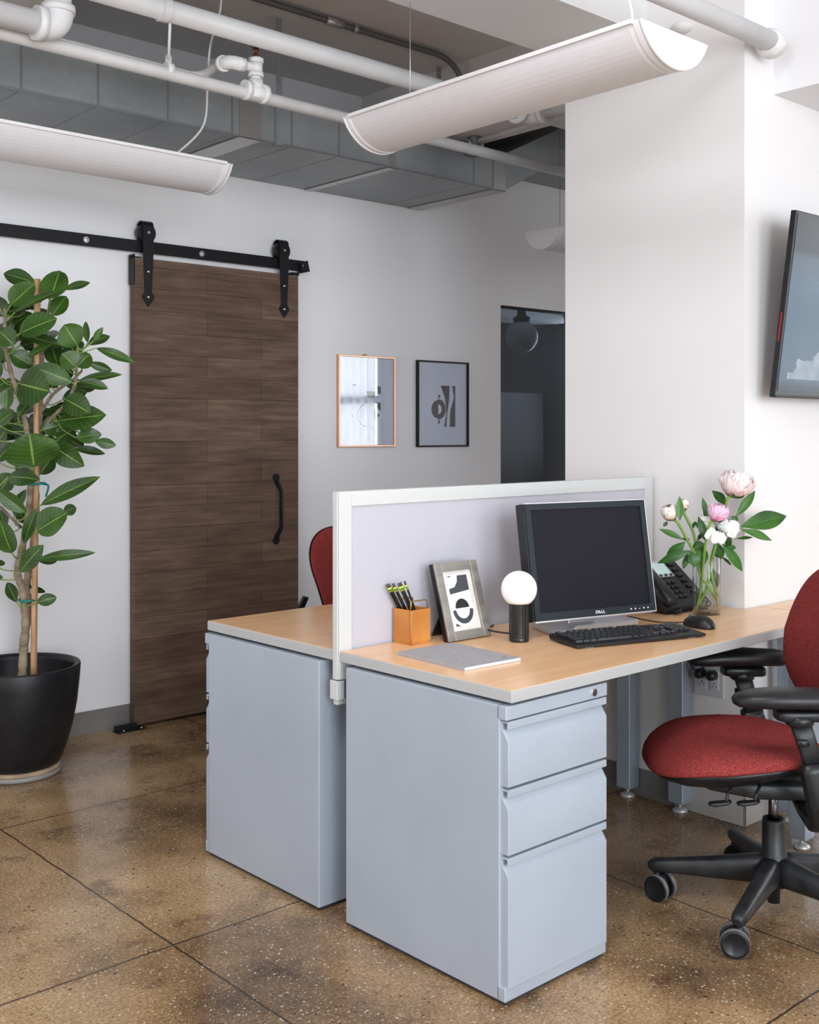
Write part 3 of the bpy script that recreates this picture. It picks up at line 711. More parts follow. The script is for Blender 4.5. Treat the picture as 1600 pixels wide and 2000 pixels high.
cd = thing('electrical_conduit', 'dark grey steel conduit clipped along the ceiling and bending down', 'conduit', (2.9, 3.80, 3.09))
bm = new_bm(); tube(bm, [V(-1, 3.80, 3.095), V(2.6, 3.80, 3.095)] + [V(3.50, 3.80, 3.095)] + elbow((3.765, 3.80, 3.095), (1, 0, 0), (0, 0, -1), 0.20)[0:] + [V(3.765, 3.80, 2.80)], 0.0135, 14); wp('tube_run', bm, M['conduit'], cd)
bm = new_bm(); cyl(bm, (2.93, 3.80, 3.095), (3.02, 3.80, 3.095), 0.018, 16); wp('coupling', bm, M['zinc'], cd)
bm = new_bm(); cyl(bm, (3.08, 3.80, 3.095), (3.10, 3.80, 3.095), 0.018, 16); box(bm, 3.082, 3.098, 3.79, 3.81, 3.10, 3.12); wp('clip', bm, M['zinc'], cd)
# junction box with conduits under the cross beam
jb = thing('junction_box', 'grey round electrical junction box with conduits under the beam', 'junction box', (3.90, 3.87, 2.735))
bm = new_bm(); lathe(bm, [(0, -0.045), (0.05, -0.045), (0.055, -0.035), (0.035, -0.03), (0.035, 0.04), (0, 0.04)], n=10, smooth=False); part('box', bm, M['conduit'], jb, bevel=0.002)
bm = new_bm(); cyl(bm, (0.03, 0.02, 0.005), (0.25, 0.03, 0.0), 0.012, 12); part('conduit_stub', bm, M['conduit'], jb)
bm = new_bm(); cyl(bm, (-0.03, 0.0, 0.005), (-0.22, 0.06, 0.0), 0.014, 12); part('conduit_stub', bm, M['conduit'], jb)
bm = new_bm(); cyl(bm, (0.0, -0.03, 0.02), (0.0, -0.50, 0.03), 0.010, 12); part('conduit_run', bm, M['pipegrey'], jb)
for dx in (-0.04, 0.04):
    bm = new_bm(); cyl(bm, (dx-0.01, 0, 0.005), (dx+0.01, 0, 0.005), 0.019, 8); part('connector', bm, M['zinc'], jb)
# thin rods by the raised duct
rd = thing('threaded_rod', 'thin vertical steel hanger rod beside the raised duct', 'hanger rod', (4.78, 3.90, 2.72))
bm = new_bm(); cyl(bm, (0, 0, 0), (0, 0, 0.40), 0.008, 10); part('rod', bm, M['conduit'], rd)
bm = new_bm(); boxc(bm, (0, 0, 0.0), (0.07, 0.05, 0.07)); part('clamp', bm, M['conduit'], rd, bevel=0.004)

# pipe into the corner of the pillar
pr = thing('white_pipe', 'short white pipe running into the plastered corner of the white pillar', 'pipe', (2.9, 2.0, 2.64))
bm = new_bm(); cyl(bm, (1.2, 1.985, 2.640), (3.41, 1.985, 2.645), 0.033, 28); wp('run', bm, M['pipe'], pr)
bm = new_bm(); tube(bm, [V(3.395, 1.99, 2.645), V(3.415, 1.992, 2.645), V(3.445, 2.0, 2.645), V(3.465, 2.02, 2.642)], [0.036, 0.048, 0.050, 0.030], 24); wp('plaster_collar', bm, M['plaster'], pr)
bm = new_bm(); lathe(bm, [(0, 0.02), (0.03, 0.012), (0.045, -0.004), (0.03, -0.02), (0, -0.026)], c=(3.358, 2.293, 2.764), n=12); o = part('pipe_fitting', bm, M['plaster']); tag(o, 'lumpy white pipe stub on the beam above the near end of the hanging light', 'pipe fitting')

# =================================================================== HANGING LINEAR LIGHTS
def linear_light(name, label, loc, rz, length, W=0.30, D=0.098):
    """length along local +y, hung with top at loc z"""
    t = thing(name, label, 'ceiling light', loc, rz, )
    R = ((W/2)**2 + D*D)/(2*D); a = math.asin(W/2/R); zc = R - D
    def prof(r, n=22, inset=0.0): return [(r*math.sin(-a+inset+2*(a-inset)*k/n), zc - r*math.cos(-a+inset+2*(a-inset)*k/n)) for k in range(n+1)]
    def shell(y0, y1, r0, r1, inset=0.0):
        bm = new_bm(); P = prof(r1, inset=inset); Q = prof(r0, inset=inset)
        loop = P + Q[::-1]
        prism_dir(bm, [(x, y0, z) for x, z in loop], (0, y1-y0, 0))
        return bm
    part('shell', shell(0.03, length-0.03, R-0.004, R-0.001), M['lampwhite'], t)
    part('perforated_cover', shell(0.045, length-0.045, R-0.001, R-0.0002, inset=0.07), M['perf'], t)
    bm = new_bm(); box(bm, -W/2+0.01, W/2-0.01, 0.03, length-0.03, -0.012, -0.009); part('top_tray', bm, M['lampwhite'], t)
    for y0 in (0, length-0.032):
        bm = new_bm(); P = prof(R+0.001); prism_dir(bm, [(x, y0+(0.012 if y0 == 0 else 0), z) for x, z in P], (0, 0.020, 0))
        e = part('end_cap', bm, M['lampwhite'], t, bevel=0.002)
        bm = new_bm(); P = prof(R+0.0035); prism_dir(bm, [(x, (y0 if y0 == 0 else y0+0.022), z) for x, z in P], (0, 0.010, 0)); part('end_plate', bm, M['lampwhite'], e, bevel=0.003)
    for sx in (-1, 1):
        bm = new_bm(); box(bm, sx*W/2-0.006, sx*W/2+0.002 if sx > 0 else sx*W/2+0.006, 0.03, length-0.03, -0.008, 0.004); part('top_rail', bm, M['lampwhite'], t, bevel=0.001)
    return t
l1 = linear_light('linear_pendant_light', 'long white trough-shaped hanging light in front of the white pillar', (2.515, 1.74, 2.40), 0, 1.235)
bm = new_bm(); cyl(bm, (2.515, 2.80, 2.395), (2.515, 2.80, 2.78), 0.0016, 6); part('suspension_cable', bm, M['zinc'], l1, world=True)
bm = new_bm(); tube(bm, spline([V(2.49, 1.87, 2.395), V(2.49, 1.865, 2.47), V(2.50, 1.89, 2.6), V(2.50, 1.90, 3.12)]), 0.004, 8); part('power_cord', bm, M['lampwhite'], l1, world=True)
l2 = linear_light('linear_pendant_light', 'white trough-shaped hanging light below the duct, above the barn door rail', (2.455, 3.94, 2.402), PI/2, 2.44)
bm = new_bm(); tube(bm, spline([V(2.19, 3.86, 2.385), V(2.235, 3.84, 2.42), V(2.262, 3.7, 2.5), V(2.22, 3.6, 2.62), V(2.20, 3.55, 2.75), V(2.215, 3.5, 2.9), V(2.20, 3.5, 3.12)]), 0.0042, 8); part('power_cord', bm, M['lampwhite'], l2, world=True)
l3 = linear_light('linear_pendant_light', 'small far hanging light half hidden behind the white pillar', (4.455, 3.92, 2.40), -PI/2, 1.23, 0.235, 0.105)
bm = new_bm(); cyl(bm, (4.60, 3.92, 2.395), (4.60, 3.92, 3.12), 0.0014, 6); part('suspension_cable', bm, M['conduit'], l3, world=True)

# =================================================================== TELEVISION
tv = thing('wall_television', 'large black wall-mounted television with an invented blue screen image, tilted forward', 'television', (3.426, 2.0, 1.451))
TM = Matrix.Translation((0, 0, 0)) @ Matrix.Rotation(math.radians(7.4), 4, 'X')
TW, TH = 1.10, 0.625
bm = new_bm(); box(bm, 0, TW, -0.022, 0.0, 0, TH, TM); box(bm, 0.12, TW-0.12, 0.0, 0.02, 0.08, TH-0.1, TM); part('housing', bm, M['plastic'], tv, bevel=0.003)
def tvscreen():  # invented blue cloud glow, painted into the screen's emission
    m = mat('emitted blue cloud image', (0.01, 0.012, 0.015), 0.25, spec=0.12)
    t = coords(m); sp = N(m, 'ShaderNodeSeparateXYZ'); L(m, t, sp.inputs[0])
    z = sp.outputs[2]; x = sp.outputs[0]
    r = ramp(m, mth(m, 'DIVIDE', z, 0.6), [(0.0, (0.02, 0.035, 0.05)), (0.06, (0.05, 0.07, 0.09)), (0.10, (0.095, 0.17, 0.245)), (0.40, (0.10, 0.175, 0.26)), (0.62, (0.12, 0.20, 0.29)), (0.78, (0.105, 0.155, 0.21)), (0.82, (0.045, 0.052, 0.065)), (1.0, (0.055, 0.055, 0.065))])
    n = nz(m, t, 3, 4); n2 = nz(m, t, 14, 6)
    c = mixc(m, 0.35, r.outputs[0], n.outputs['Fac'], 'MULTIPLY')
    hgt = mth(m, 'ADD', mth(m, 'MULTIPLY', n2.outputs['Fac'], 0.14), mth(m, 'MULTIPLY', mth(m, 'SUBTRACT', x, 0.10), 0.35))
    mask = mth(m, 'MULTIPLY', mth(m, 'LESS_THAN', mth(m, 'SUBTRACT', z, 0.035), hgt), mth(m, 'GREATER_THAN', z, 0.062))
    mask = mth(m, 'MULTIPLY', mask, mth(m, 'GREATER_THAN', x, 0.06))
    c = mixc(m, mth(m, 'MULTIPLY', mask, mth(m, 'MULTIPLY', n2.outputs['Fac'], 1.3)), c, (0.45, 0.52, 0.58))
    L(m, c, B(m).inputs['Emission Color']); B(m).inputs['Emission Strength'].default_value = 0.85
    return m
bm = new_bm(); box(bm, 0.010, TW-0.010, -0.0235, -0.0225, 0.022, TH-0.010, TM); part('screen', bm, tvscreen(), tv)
bm = new_bm(); box(bm, 0.002, TW-0.002, -0.024, -0.0226, 0.003, 0.010, TM); part('lower_trim', bm, M['bezel'], tv)
bm = new_bm(); box(bm, 0.3, 0.8, -0.01, 0.055, 0.15, 0.45); part('wall_bracket', bm, M['blackmetal'], tv)
bm = new_bm(); box(bm, -0.0012, -0.0002, -0.014, -0.008, 0.19, 0.285, TM); part('side_light', bm, mat('red accent', (0.3, 0.01, 0.015), 0.4), tv)

# =================================================================== DESKS
DR = math.radians(0.6); DO = V(1.902, 1.766, 0)
def D(x, y, z=0): return DO + V(x*math.cos(DR)-y*math.sin(DR), x*math.sin(DR)+y*math.cos(DR), z)
ZT = 0.735
def desk(label, loc, poly, legs, beams, edge_polys=None):
    t = thing('desk', label, 'desk', loc, DR)
    bm = new_bm(); prism(bm, poly, ZT-0.030, ZT-0.0012); part('desktop_core', bm, M['edge'], t, bevel=0.0025)
    def inset(poly, d):
        n = len(poly); out = []
        for i in range(n):
            p0, p1, p2 = Vector(poly[i-1]), Vector(poly[i]), Vector(poly[(i+1) % n])
            e1 = (p1-p0).normalized(); e2 = (p2-p1).normalized(); n1 = Vector((-e1.y, e1.x)); n2 = Vector((-e2.y, e2.x))
            out.append(tuple(p1 + (n1+n2)/(1+n1.dot(n2))*d))
        return out
    bm = new_bm(); prism(bm, inset(poly, 0.0028), ZT-0.002, ZT); part('laminate_top', bm, M['maple'], t)
    for x, y in legs:
        bm = new_bm(); box(bm, x-0.03, x+0.03, y-0.03, y+0.03, 0.034, ZT-0.031)
        l = part('leg', bm, M['alu'], t, bevel=0.004, seg=2)
        bm = new_bm(); cyl(bm, (x, y, 0.012), (x, y, 0.036), 0.006, 12); lathe(bm, [(0, 0.018), (0.012, 0.017), (0.026, 0.009), (0.027, 0), (0, 0)], c=(x, y, 0), n=24); part('foot', bm, M['silver'], l)
    for b in beams:
        bm = new_bm(); box(bm, *b); part('crossbar', bm, M['alu'], t, bevel=0.002)
    return t
L1 = 1.452
desk('maple-topped desk in front of the pale divider, holding the computer', DO, [(0, 0), (1.545, 0), (1.545, 0.272), (1.458, 0.272), (1.458, 0.632), (0, 0.632)], [(1.425, 0.045), (1.43, 0.505)], [(0.40, 1.40, 0.51, 0.53, ZT-0.07, ZT-0.031)])
desk('maple-topped desk behind the pale divider, nearer the barn door', D(0, 0.664), [(0, 0), (1.455, 0), (1.455, 0.425), (1.58, 0.425), (1.58, 0.635), (0, 0.635)], [(1.43, 0.065), (1.43, 0.59)], [(0.40, 1.40, 0.10, 0.12, ZT-0.07, ZT-0.031)])
desk('maple-topped desk along the bright wall below the television', D(1.548, 0), [(0, 0), (1.5, 0), (1.5, 0.252), (0, 0.267)], [(0.08, 0.20), (0.23, 0.20), (1.4, 0.04), (1.4, 0.18)], [])

def pedestal(label, loc, rz, front):
    """local: side faces -x, drawers face -y (front=-1) ; body 0.385 wide 0.58 deep"""
    t = thing('drawer_pedestal', label, 'drawer cabinet', loc, rz)
    s = front; Wd, Dp, Hh = 0.378, 0.585, 0.698
    y0 = 0.0; bm = new_bm()
    box(bm, 0, Wd, 0.022, Dp, 0.012, Hh); box(bm, 0.0, Wd, 0.004, 0.03, 0.012, 0.045); box(bm, 0, Wd, 0.0, 0.03, Hh-0.033, Hh)
    MM = Matrix.Identity(4)
    body = bm
    def fl(bm):
        if s > 0: bmesh.ops.transform(bm, matrix=Matrix.Translation((0, Dp, 0)) @ Matrix.Scale(-1, 4, (0, 1, 0)), verts=bm.verts); bmesh.ops.reverse_faces(bm, faces=bm.faces)
        return bm
    part('body', fl(body), M['steel'], t, bevel=0.0025)
    bm = new_bm(); box(bm, 0.012, Wd-0.012, 0.015, Dp-0.01, 0.0, 0.013); part('plinth', fl(bm), M['darkest'], t)
    z = Hh-0.036
    for h in (0.158, 0.158, 0.310):
        zt_, zb_ = z, z-h+0.006
        bm = new_bm()
        # profile in (y, z): recessed pull under a lip, bevelled slope, flat front
        prof = [(0.030, zt_), (-0.001, zt_), (-0.001, zt_-0.018), (0.004, zt_-0.018), (0.004, zt_-0.005), (0.018, zt_-0.005), (0.018, zt_-0.020), (-0.001, zt_-0.047), (-0.001, zb_), (0.030, zb_)]
        prism_dir(bm, [(0.006, y, zz) for y, zz in prof], (Wd-0.010, 0, 0))
        dr = part('drawer', fl(bm), M['steel'], t, bevel=0.0012)
        z = zb_-0.006 if h < 0.2 else z
    bm = new_bm(); cyl(bm, (Wd-0.055, 0.001, Hh-0.0165), (Wd-0.055, -0.004, Hh-0.0165), 0.0095, 24); part('lock', fl(bm), M['chrome'], t, label='chrome key lock')
    bm = new_bm(); box(bm, Wd-0.057, Wd-0.053, -0.0045, -0.003, Hh-0.022, Hh-0.011); 
    bm2 = fl(bm); part('keyhole', bm2, M['slot'], t)
    return t
pedestal('grey-blue steel drawer pedestal with drawers facing the room, nearest the camera', D(-0.012, 0.006), DR, -1)
pedestal('grey-blue steel drawer pedestal behind, showing only its blank side and drawer edges', D(-0.012, 0.664+0.045), DR, 1)

# =================================================================== DESK DIVIDER
dv = thing('desk_divider', 'pale lilac fabric divider panel in a light grey frame between the desks', 'divider', D(0.0, 0.648), DR)
PL, PT, PZ0, PZ1 = 1.452, 0.0145, 0.62, 1.170
def fr(bm, x0, x1, z0, z1): box(bm, x0, x1, -PT, PT, z0, z1)
bm = new_bm(); fr(bm, 0.0, 0.045, 0.655, PZ1); box(bm, -0.004, 0.0, -PT+0.004, PT-0.004, 0.655, PZ1-0.003); fr(bm, PL-0.045, PL, 0.70, PZ1)
box(bm, 0.045, PL-0.045, -PT, PT, PZ1-0.042, PZ1)
part('frame', bm, M['frame_alu'], dv, bevel=0.0025)
bm = new_bm(); box(bm, 0.045, PL-0.045, -0.010, 0.010, 0.70, PZ1-0.042); part('fabric_panel', bm, M['linen'], dv)
bm = new_bm(); box(bm, -0.006, 0.02, -0.013, 0.020, 0.600, 0.652); box(bm, 0.0, 0.03, -0.006, 0.012, 0.585, 0.60); part('clamp_bracket', bm, M['frame_alu'], dv, bevel=0.002)

# =================================================================== OUTLET, PLUGS, CABLE
op = thing('outlet_plate', 'white double electrical outlet plate on the pillar below the desk', 'electrical outlet', (3.365, 2.19, 0.475))
bm = new_bm(); box(bm, -0.007, 0, -0.058, 0.058, -0.058, 0.058); part('plate', bm, M['outlet'], op, bevel=0.003)
for yy in (0.024, -0.024):
    bm = new_bm(); box(bm, -0.011, -0.006, yy-0.017, yy+0.017, -0.034, 0.034); s = part('socket', bm, M['outlet'], op, bevel=0.002)
    bm = new_bm()
    for zz in (-0.019, 0.019):
        box(bm, -0.0115, -0.0105, yy-0.008, yy-0.006, zz-0.004, zz+0.004); box(bm, -0.0115, -0.0105, yy+0.006, yy+0.008, zz-0.004, zz+0.004); cyl(bm, (-0.0105, yy, zz+0.009), (-0.0116, yy, zz+0.009), 0.0025, 10)
    part('slots', bm, M['slot'], s)
for yy, lab in ((0.026, 'black round power plug in the left socket of the outlet plate'), (-0.022, 'black round power plug in the right socket of the outlet plate')):
    q = thing('power_plug', lab, 'plug', (3.354, 2.19+yy, 0.494))
    bm = new_bm(); lathe(bm, [(0, 0.034), (0.012, 0.032), (0.017, 0.022), (0.018, 0.0), (0, 0)], n=20, M=Matrix.Rotation(-PI/2, 4, 'Y')); part('plug_body', bm, M['plastic'], q)
    bm = new_bm(); tube(bm, spline([V(-0.022, 0, 0.006), V(-0.035, 0.02, 0.03), V(-0.022, 0.045, 0.085), V(-0.02, 0.05, 0.14)]), 0.0045, 8); part('cord', bm, M['plastic'], q)
bm = new_bm(); tube(bm, spline([V(3.27, 2.50, 0.66), V(3.25, 2.46, 0.585), V(3.22, 2.40, 0.545), V(3.22, 2.35, 0.55), V(3.22, 2.29, 0.60), V(3.22, 2.26, 0.70)]), 0.005, 8); o = part('power_cable', bm, M['plastic']); tag(o, 'black cable looping down under the desk between the two rear legs', 'cable')

# =================================================================== OFFICE CHAIRS
def office_chair(name, label, loc, rz, base_rot=0.0):
    """local frame: +x is where the sitter faces, +y his left; origin on the floor under the gas column"""
    t = thing(name, label, 'office chair', loc, rz)
    P, P2 = M['plastic'], M['plastic2']
    # seat
    def outl(a):
        if a is None: return (0.10, 0.0)
        ca, sa = math.cos(a), math.sin(a); e = 2/2.7
        u = math.copysign(abs(ca)**e, ca); v = math.copysign(abs(sa)**e, sa)
        hw = 0.255 if u > 0 else 0.255 - 0.03*abs(u)
        return (0.10 + (0.255 if u > 0 else 0.245)*u, hw*v)
    def zc(u, v):
        z = 0.500 - 0.030*math.exp(-((u-0.02)/0.17)**2) * math.exp(-(v/0.13)**2)
        z += 0.018*(abs(v)/0.25)**2
        if u > 0.20: z -= 0.55*(u-0.20)**1.6
        return z
    def fseat(u, v, r, side):
        ed = math.sqrt(max(0, 1-r**3.0))
        if side > 0: return V(u, v, zc(u, v) - (0.046+0.020*min(1, max(0, (u-0.02)/0.18)))*(1-ed))
        return V(u, v, zc(u, v) - 0.046-0.020*min(1, max(0, (u-0.02)/0.18)) - 0.020*ed)
    bm = new_bm(); pad(bm, outl, fseat, 12, 64); part('seat_cushion', bm, M['red'], t)
    def fshell(u, v, r, side):
        k = 0.955
        uu = 0.10+(u-0.10)*k; vv = v*k; ed = math.sqrt(max(0, 1-r**2.6))
        dr = 0.020*min(1, max(0, (u-0.02)/0.18))
        if side > 0: return V(uu, vv, zc(uu, vv)-0.050-dr)
        return V(uu, vv, zc(uu, vv)-0.056-dr*0.8 - 0.036*ed*(1+0.6*max(0, min(1, (uu-0.0)/0.2))*(1 if uu < 0.28 else 0.7)))
    bm = new_bm(); pad(bm, outl, fshell, 10, 64); part('seat_shell', bm, P, t)
    # mechanism
    bm = new_bm(); rloft(bm, [(V(0.235, 0, 0.400), 0.12, 0.020), (V(0.20, 0, 0.385), 0.22, 0.045), (V(0.08, 0, 0.372), 0.27, 0.055), (V(-0.06, 0, 0.368), 0.27, 0.055), (V(-0.15, 0, 0.375), 0.22, 0.055), (V(-0.21, 0, 0.39), 0.14, 0.04)], n=28, p=5); part('tilt_mechanism', bm, P2, t)
    bm = new_bm(); boxc(bm, (0.0, 0, 0.405), (0.20, 0.20, 0.03)); part('mechanism_plate', bm, P, t, bevel=0.004)
    for dx, yy in ((0.0, 0.205), (-0.075, 0.20)):
        bm = new_bm(); tube(bm, spline([V(0.14+dx, 0.10, 0.400), V(0.17+dx, yy-0.01, 0.405), V(0.185+dx, yy+0.015, 0.395), V(0.19+dx, yy+0.02, 0.378)]), 0.0045, 8)
        part('lever', bm, P, t)
        bm = new_bm(); rloft(bm, [(V(0.178+dx, yy+0.02, 0.378), 0.012, 0.008), (V(0.19+dx, yy+0.02, 0.374), 0.022, 0.011), (V(0.225+dx, yy+0.022, 0.371), 0.028, 0.012), (V(0.236+dx, yy+0.022, 0.371), 0.014, 0.008)], n=14); part('lever_tip', bm, P, t)
    # gas column and base
    bm = new_bm(); lathe(bm, [(0, 0.38), (0.0145, 0.38), (0.0145, 0.20), (0, 0.20)], n=24); part('gas_piston', bm, M['piston'], t)
    bm = new_bm(); lathe(bm, [(0.018, 0.255), (0.030, 0.258), (0.031, 0.25), (0.032, 0.165), (0.036, 0.16), (0.040, 0.12), (0.040, 0.075), (0.018, 0.072), (0.017, 0.025), (0, 0.025)], n=32); part('column_sleeve', bm, P2, t)
    for k in range(5):
        a = base_rot + 2*PI*k/5; d = V(math.cos(a), math.sin(a), 0)
        bm = new_bm(); rloft(bm, [(d*0.015+V(0, 0, 0.117), 0.060, 0.084), (d*0.06+V(0, 0, 0.114), 0.054, 0.078), (d*0.16+V(0, 0, 0.106), 0.048, 0.060), (d*0.27+V(0, 0, 0.099), 0.042, 0.042), (d*0.315+V(0, 0, 0.096), 0.040, 0.038), (d*0.333+V(0, 0, 0.094), 0.034, 0.032), (d*0.342+V(0, 0, 0.092), 0.018, 0.018)], n=20, p=2.6)
        arm = part('base_arm', bm, P2, t)
        ca = a + (0.9, -0.5, 1.9, 0.4, -1.2)[k]; q = V(math.cos(ca), math.sin(ca), 0); n_ = V(-q.y, q.x, 0); c = d*0.318 - q*0.012
        bm = new_bm(); cyl(bm, d*0.318+V(0, 0, 0.078), d*0.318+V(0, 0, 0.045), 0.010, 14); rloft(bm, [(c+n_*-0.010+V(0, 0, 0.044), 0.040, 0.054), (c+n_*0.010+V(0, 0, 0.044), 0.040, 0.054)], n=14)
        cs = part('caster', bm, P, arm)
        for s in (-1, 1):
            bm = new_bm(); Mx = Matrix.Translation(c + n_*(s*0.012) + V(0, 0, 0.0375)) @ n_.to_track_quat('Z', 'Y').to_matrix().to_4x4()
            z0, z1 = (0, 0.020) if s > 0 else (-0.020, 0)
            pr_ = [(0, z0+0.002), (0.026, z0+0.002), (0.028, z0), (0.0335, z0+0.001), (0.037, z0+0.004), (0.037, z1-0.004), (0.0335, z1-0.001), (0.028, z1), (0.026, z1-0.002), (0, z1-0.002)]
            lathe(bm, pr_, n=28, M=Mx); part('wheel', bm, P, cs)
            bm = new_bm(); lathe(bm, [(0.0350, (z0+z1)/2-0.007), (0.0375, (z0+z1)/2-0.006), (0.0375, (z0+z1)/2+0.006), (0.0350, (z0+z1)/2+0.007)], n=28, M=Mx, closed=True); part('tread', bm, M['rubber'], cs)
    # armrests
    for s in (-1, 1):
        y = s*0.262
        bm = new_bm()
        rloft(bm, [(V(-0.135, y, 0.650), 0.030, 0.020), (V(-0.125, y, 0.651), 0.068, 0.034), (V(-0.09, y, 0.652), 0.100, 0.046), (V(0.0, y, 0.654), 0.112, 0.050), (V(0.08, y-s*0.004, 0.653), 0.110, 0.050), (V(0.135, y-s*0.010, 0.650), 0.098, 0.044), (V(0.168, y-s*0.014, 0.646), 0.070, 0.032), (V(0.180, y-s*0.015, 0.644), 0.034, 0.016)], n=28, p=2.5)
        ap = part('armrest_pad', bm, M['blacksoft'], t)
        bm = new_bm(); rloft(bm, [(V(-0.05, y, 0.612), 0.050, 0.024), (V(-0.04, y, 0.612), 0.062, 0.030), (V(0.06, y, 0.612), 0.062, 0.030), (V(0.075, y, 0.612), 0.050, 0.022)], n=20, p=4); lathe(bm, [(0, 0.612), (0.036, 0.612), (0.036, 0.590), (0.030, 0.585), (0, 0.585)], c=(0.015, y, 0), n=20); part('pad_carrier', bm, P, ap)
        bm = new_bm(); rloft(bm, [(V(0.012, y, 0.590), 0.030, 0.052), (V(0.0, y+s*0.004, 0.55), 0.028, 0.050), (V(-0.025, y+s*0.010, 0.46), 0.026, 0.046)], up=V(1, 0, 0), n=16, p=4); part('arm_post', bm, P2, t)
        bm = new_bm(); rloft(bm, [(V(-0.016, y+s*0.008, 0.492), 0.046, 0.066), (V(-0.020, y+s*0.010, 0.47), 0.050, 0.070), (V(-0.035, y+s*0.010, 0.40), 0.052, 0.072), (V(-0.045, y+s*0.002, 0.345), 0.050, 0.070), (V(-0.05, y-s*0.04, 0.318), 0.040, 0.066), (V(-0.05, y-s*0.12, 0.325), 0.030, 0.060), (V(-0.05, y-s*0.20, 0.345), 0.026, 0.056)], up=V(1, 0, 0), n=18, p=3.2); part('arm_sleeve', bm, P, t)
        bm = new_bm(); rloft(bm, [(V(-0.002, y+s*0.022, 0.545), 0.010, 0.016), (V(0.01, y+s*0.024, 0.545), 0.014, 0.020), (V(0.03, y+s*0.024, 0.547), 0.010, 0.014)], n=12); part('height_button', bm, P, t)
    # backrest
    zsx = [(0.565, 0.115), (0.60, 0.150), (0.66, 0.180), (0.72, 0.205), (0.78, 0.224), (0.83, 0.231), (0.87, 0.226), (0.90, 0.208), (0.925, 0.17), (0.94, 0.10)]
    def hw(z):
        if z <= zsx[0][0]: return zsx[0][1]
        for (a, b), (c, d) in zip(zsx, zsx[1:]):
            if z <= c: return b + (d-b)*(z-a)/(c-a)
        return 0.08
    def outb(a):
        if a is None: return (0.0, 0.76)
        z = 0.75 + 0.195*math.sin(a)
        ca = math.cos(a)
        # polar sampling of the outline
        e = 2/3.0; sa = math.sin(a)
        z = 0.748 + 0.212*math.copysign(abs(sa)**e, sa)
        wdt = {True: 0.232, False: 0.232}[True]
        tt = (z-0.54)/0.41
        wz = 0.165 + 0.075*math.sin(min(1, max(0, tt))*PI*0.62)
        return (math.copysign(abs(ca)**e, ca)*wz, z)
    def xb(y, z):
        return -0.148 + 0.032*math.exp(-((z-0.65)/0.12)**2) - 0.30*max(0, z-0.76) + 0.55*y*y
    def fb(y, z, r, side):
        ed = math.sqrt(max(0, 1-r**2.8))
        return V(xb(y, z) + (0.022*ed if side > 0 else -0.022*ed), y, z)
    bm = new_bm(); pad(bm, outb, fb, 11, 56); part('backrest_cushion', bm, M['red'], t)
    def fb2(y, z, r, side):
        ed = math.sqrt(max(0, 1-r**2.4)); z2 = 0.76+(z-0.76)*1.012; y2 = y*1.012
        return V(xb(y2, z2) - 0.006 + (0.0 if side > 0 else -0.028*ed), y2, z2)
    bm = new_bm(); pad(bm, outb, fb2, 9, 56); part('backrest_shell', bm, P, t)
    bm = new_bm(); rloft(bm, [(V(-0.14, 0, 0.395), 0.09, 0.035), (V(-0.22, 0, 0.40), 0.09, 0.032), (V(-0.265, 0, 0.42), 0.085, 0.028), (V(-0.262, 0, 0.54), 0.08, 0.026), (V(-0.225, 0, 0.66), 0.075, 0.024)], up=V(1, 0, 0.3), n=16, p=3.5); part('back_support', bm, P2, t)
    for s in (-1, 1):
        bm = new_bm(); rloft(bm, [(V(-0.205, s*0.20, 0.70), 0.030, 0.014), (V(-0.23, s*0.215, 0.64), 0.036, 0.016), (V(-0.25, s*0.22, 0.56), 0.036, 0.016), (V(-0.25, s*0.15, 0.47), 0.034, 0.016), (V(-0.255, s*0.03, 0.45), 0.034, 0.016)], up=V(1, 0, 0), n=12); part('back_frame', bm, P, t)
    return t
office_chair('office_chair', 'red upholstered swivel chair with black arms, in front of the computer desk', (2.835, 1.64, 0), math.radians(137), math.radians(51-137))
c2 = office_chair('office_chair', 'red upholstered swivel chair behind the divider, only its backrest showing', (2.785, 3.27, 0), math.radians(-84), math.radians(20))

# =================================================================== RUBBER PLANT
PC = V(1.779, 4.275, 0)
plant = thing('potted_rubber_plant', 'tall broad-leaved rubber plant in a matte black pot beside the barn door', 'plant', PC)
bm = new_bm()
outer = [(0.0, 0.035), (0.145, 0.035), (0.160, 0.045), (0.182, 0.10), (0.205, 0.18), (0.222, 0.27), (0.232, 0.36), (0.236, 0.418), (0.233, 0.424), (0.226, 0.424), (0.214, 0.418), (0.212, 0.40), (0.205, 0.30), (0.190, 0.28), (0.0, 0.28)]
lathe(bm, outer, n=64); part('pot', bm, M['pot'], plant)
bm = new_bm(); lathe(bm, [(0, 0.30), (0.08, 0.302), (0.14, 0.298), (0.2065, 0.30), (0.2065, 0.27), (0, 0.27)], n=40); part('soil', bm, M['soil'], plant)
bm = new_bm(); lathe(bm, [(0, 0.0), (0.15, 0.0), (0.162, 0.004), (0.166, 0.020), (0, 0.020)], n=48); part('saucer', bm, M['saucer'], plant)
bm = new_bm(); lathe(bm, [(0, 0.020), (0.160, 0.020), (0.158, 0.035), (0, 0.035)], n=48); part('cork_mat', bm, M['cork'], plant)
PDp = 4.33
def zp(x, y, dd=0.0): return at(x/2.94, 520 + y/2.94, PDp + dd)
stemA = spline([at(43, 1330, 4.36), at(46, 1270, 4.36), at(50, 1215, 4.35), at(43, 1150, 4.34), zp(100, 1750), zp(140, 1560), zp(165, 1400), zp(178, 1150), zp(160, 980), zp(120, 780), zp(65, 620), zp(28, 440), zp(30, 300), zp(28, 240)], 6)
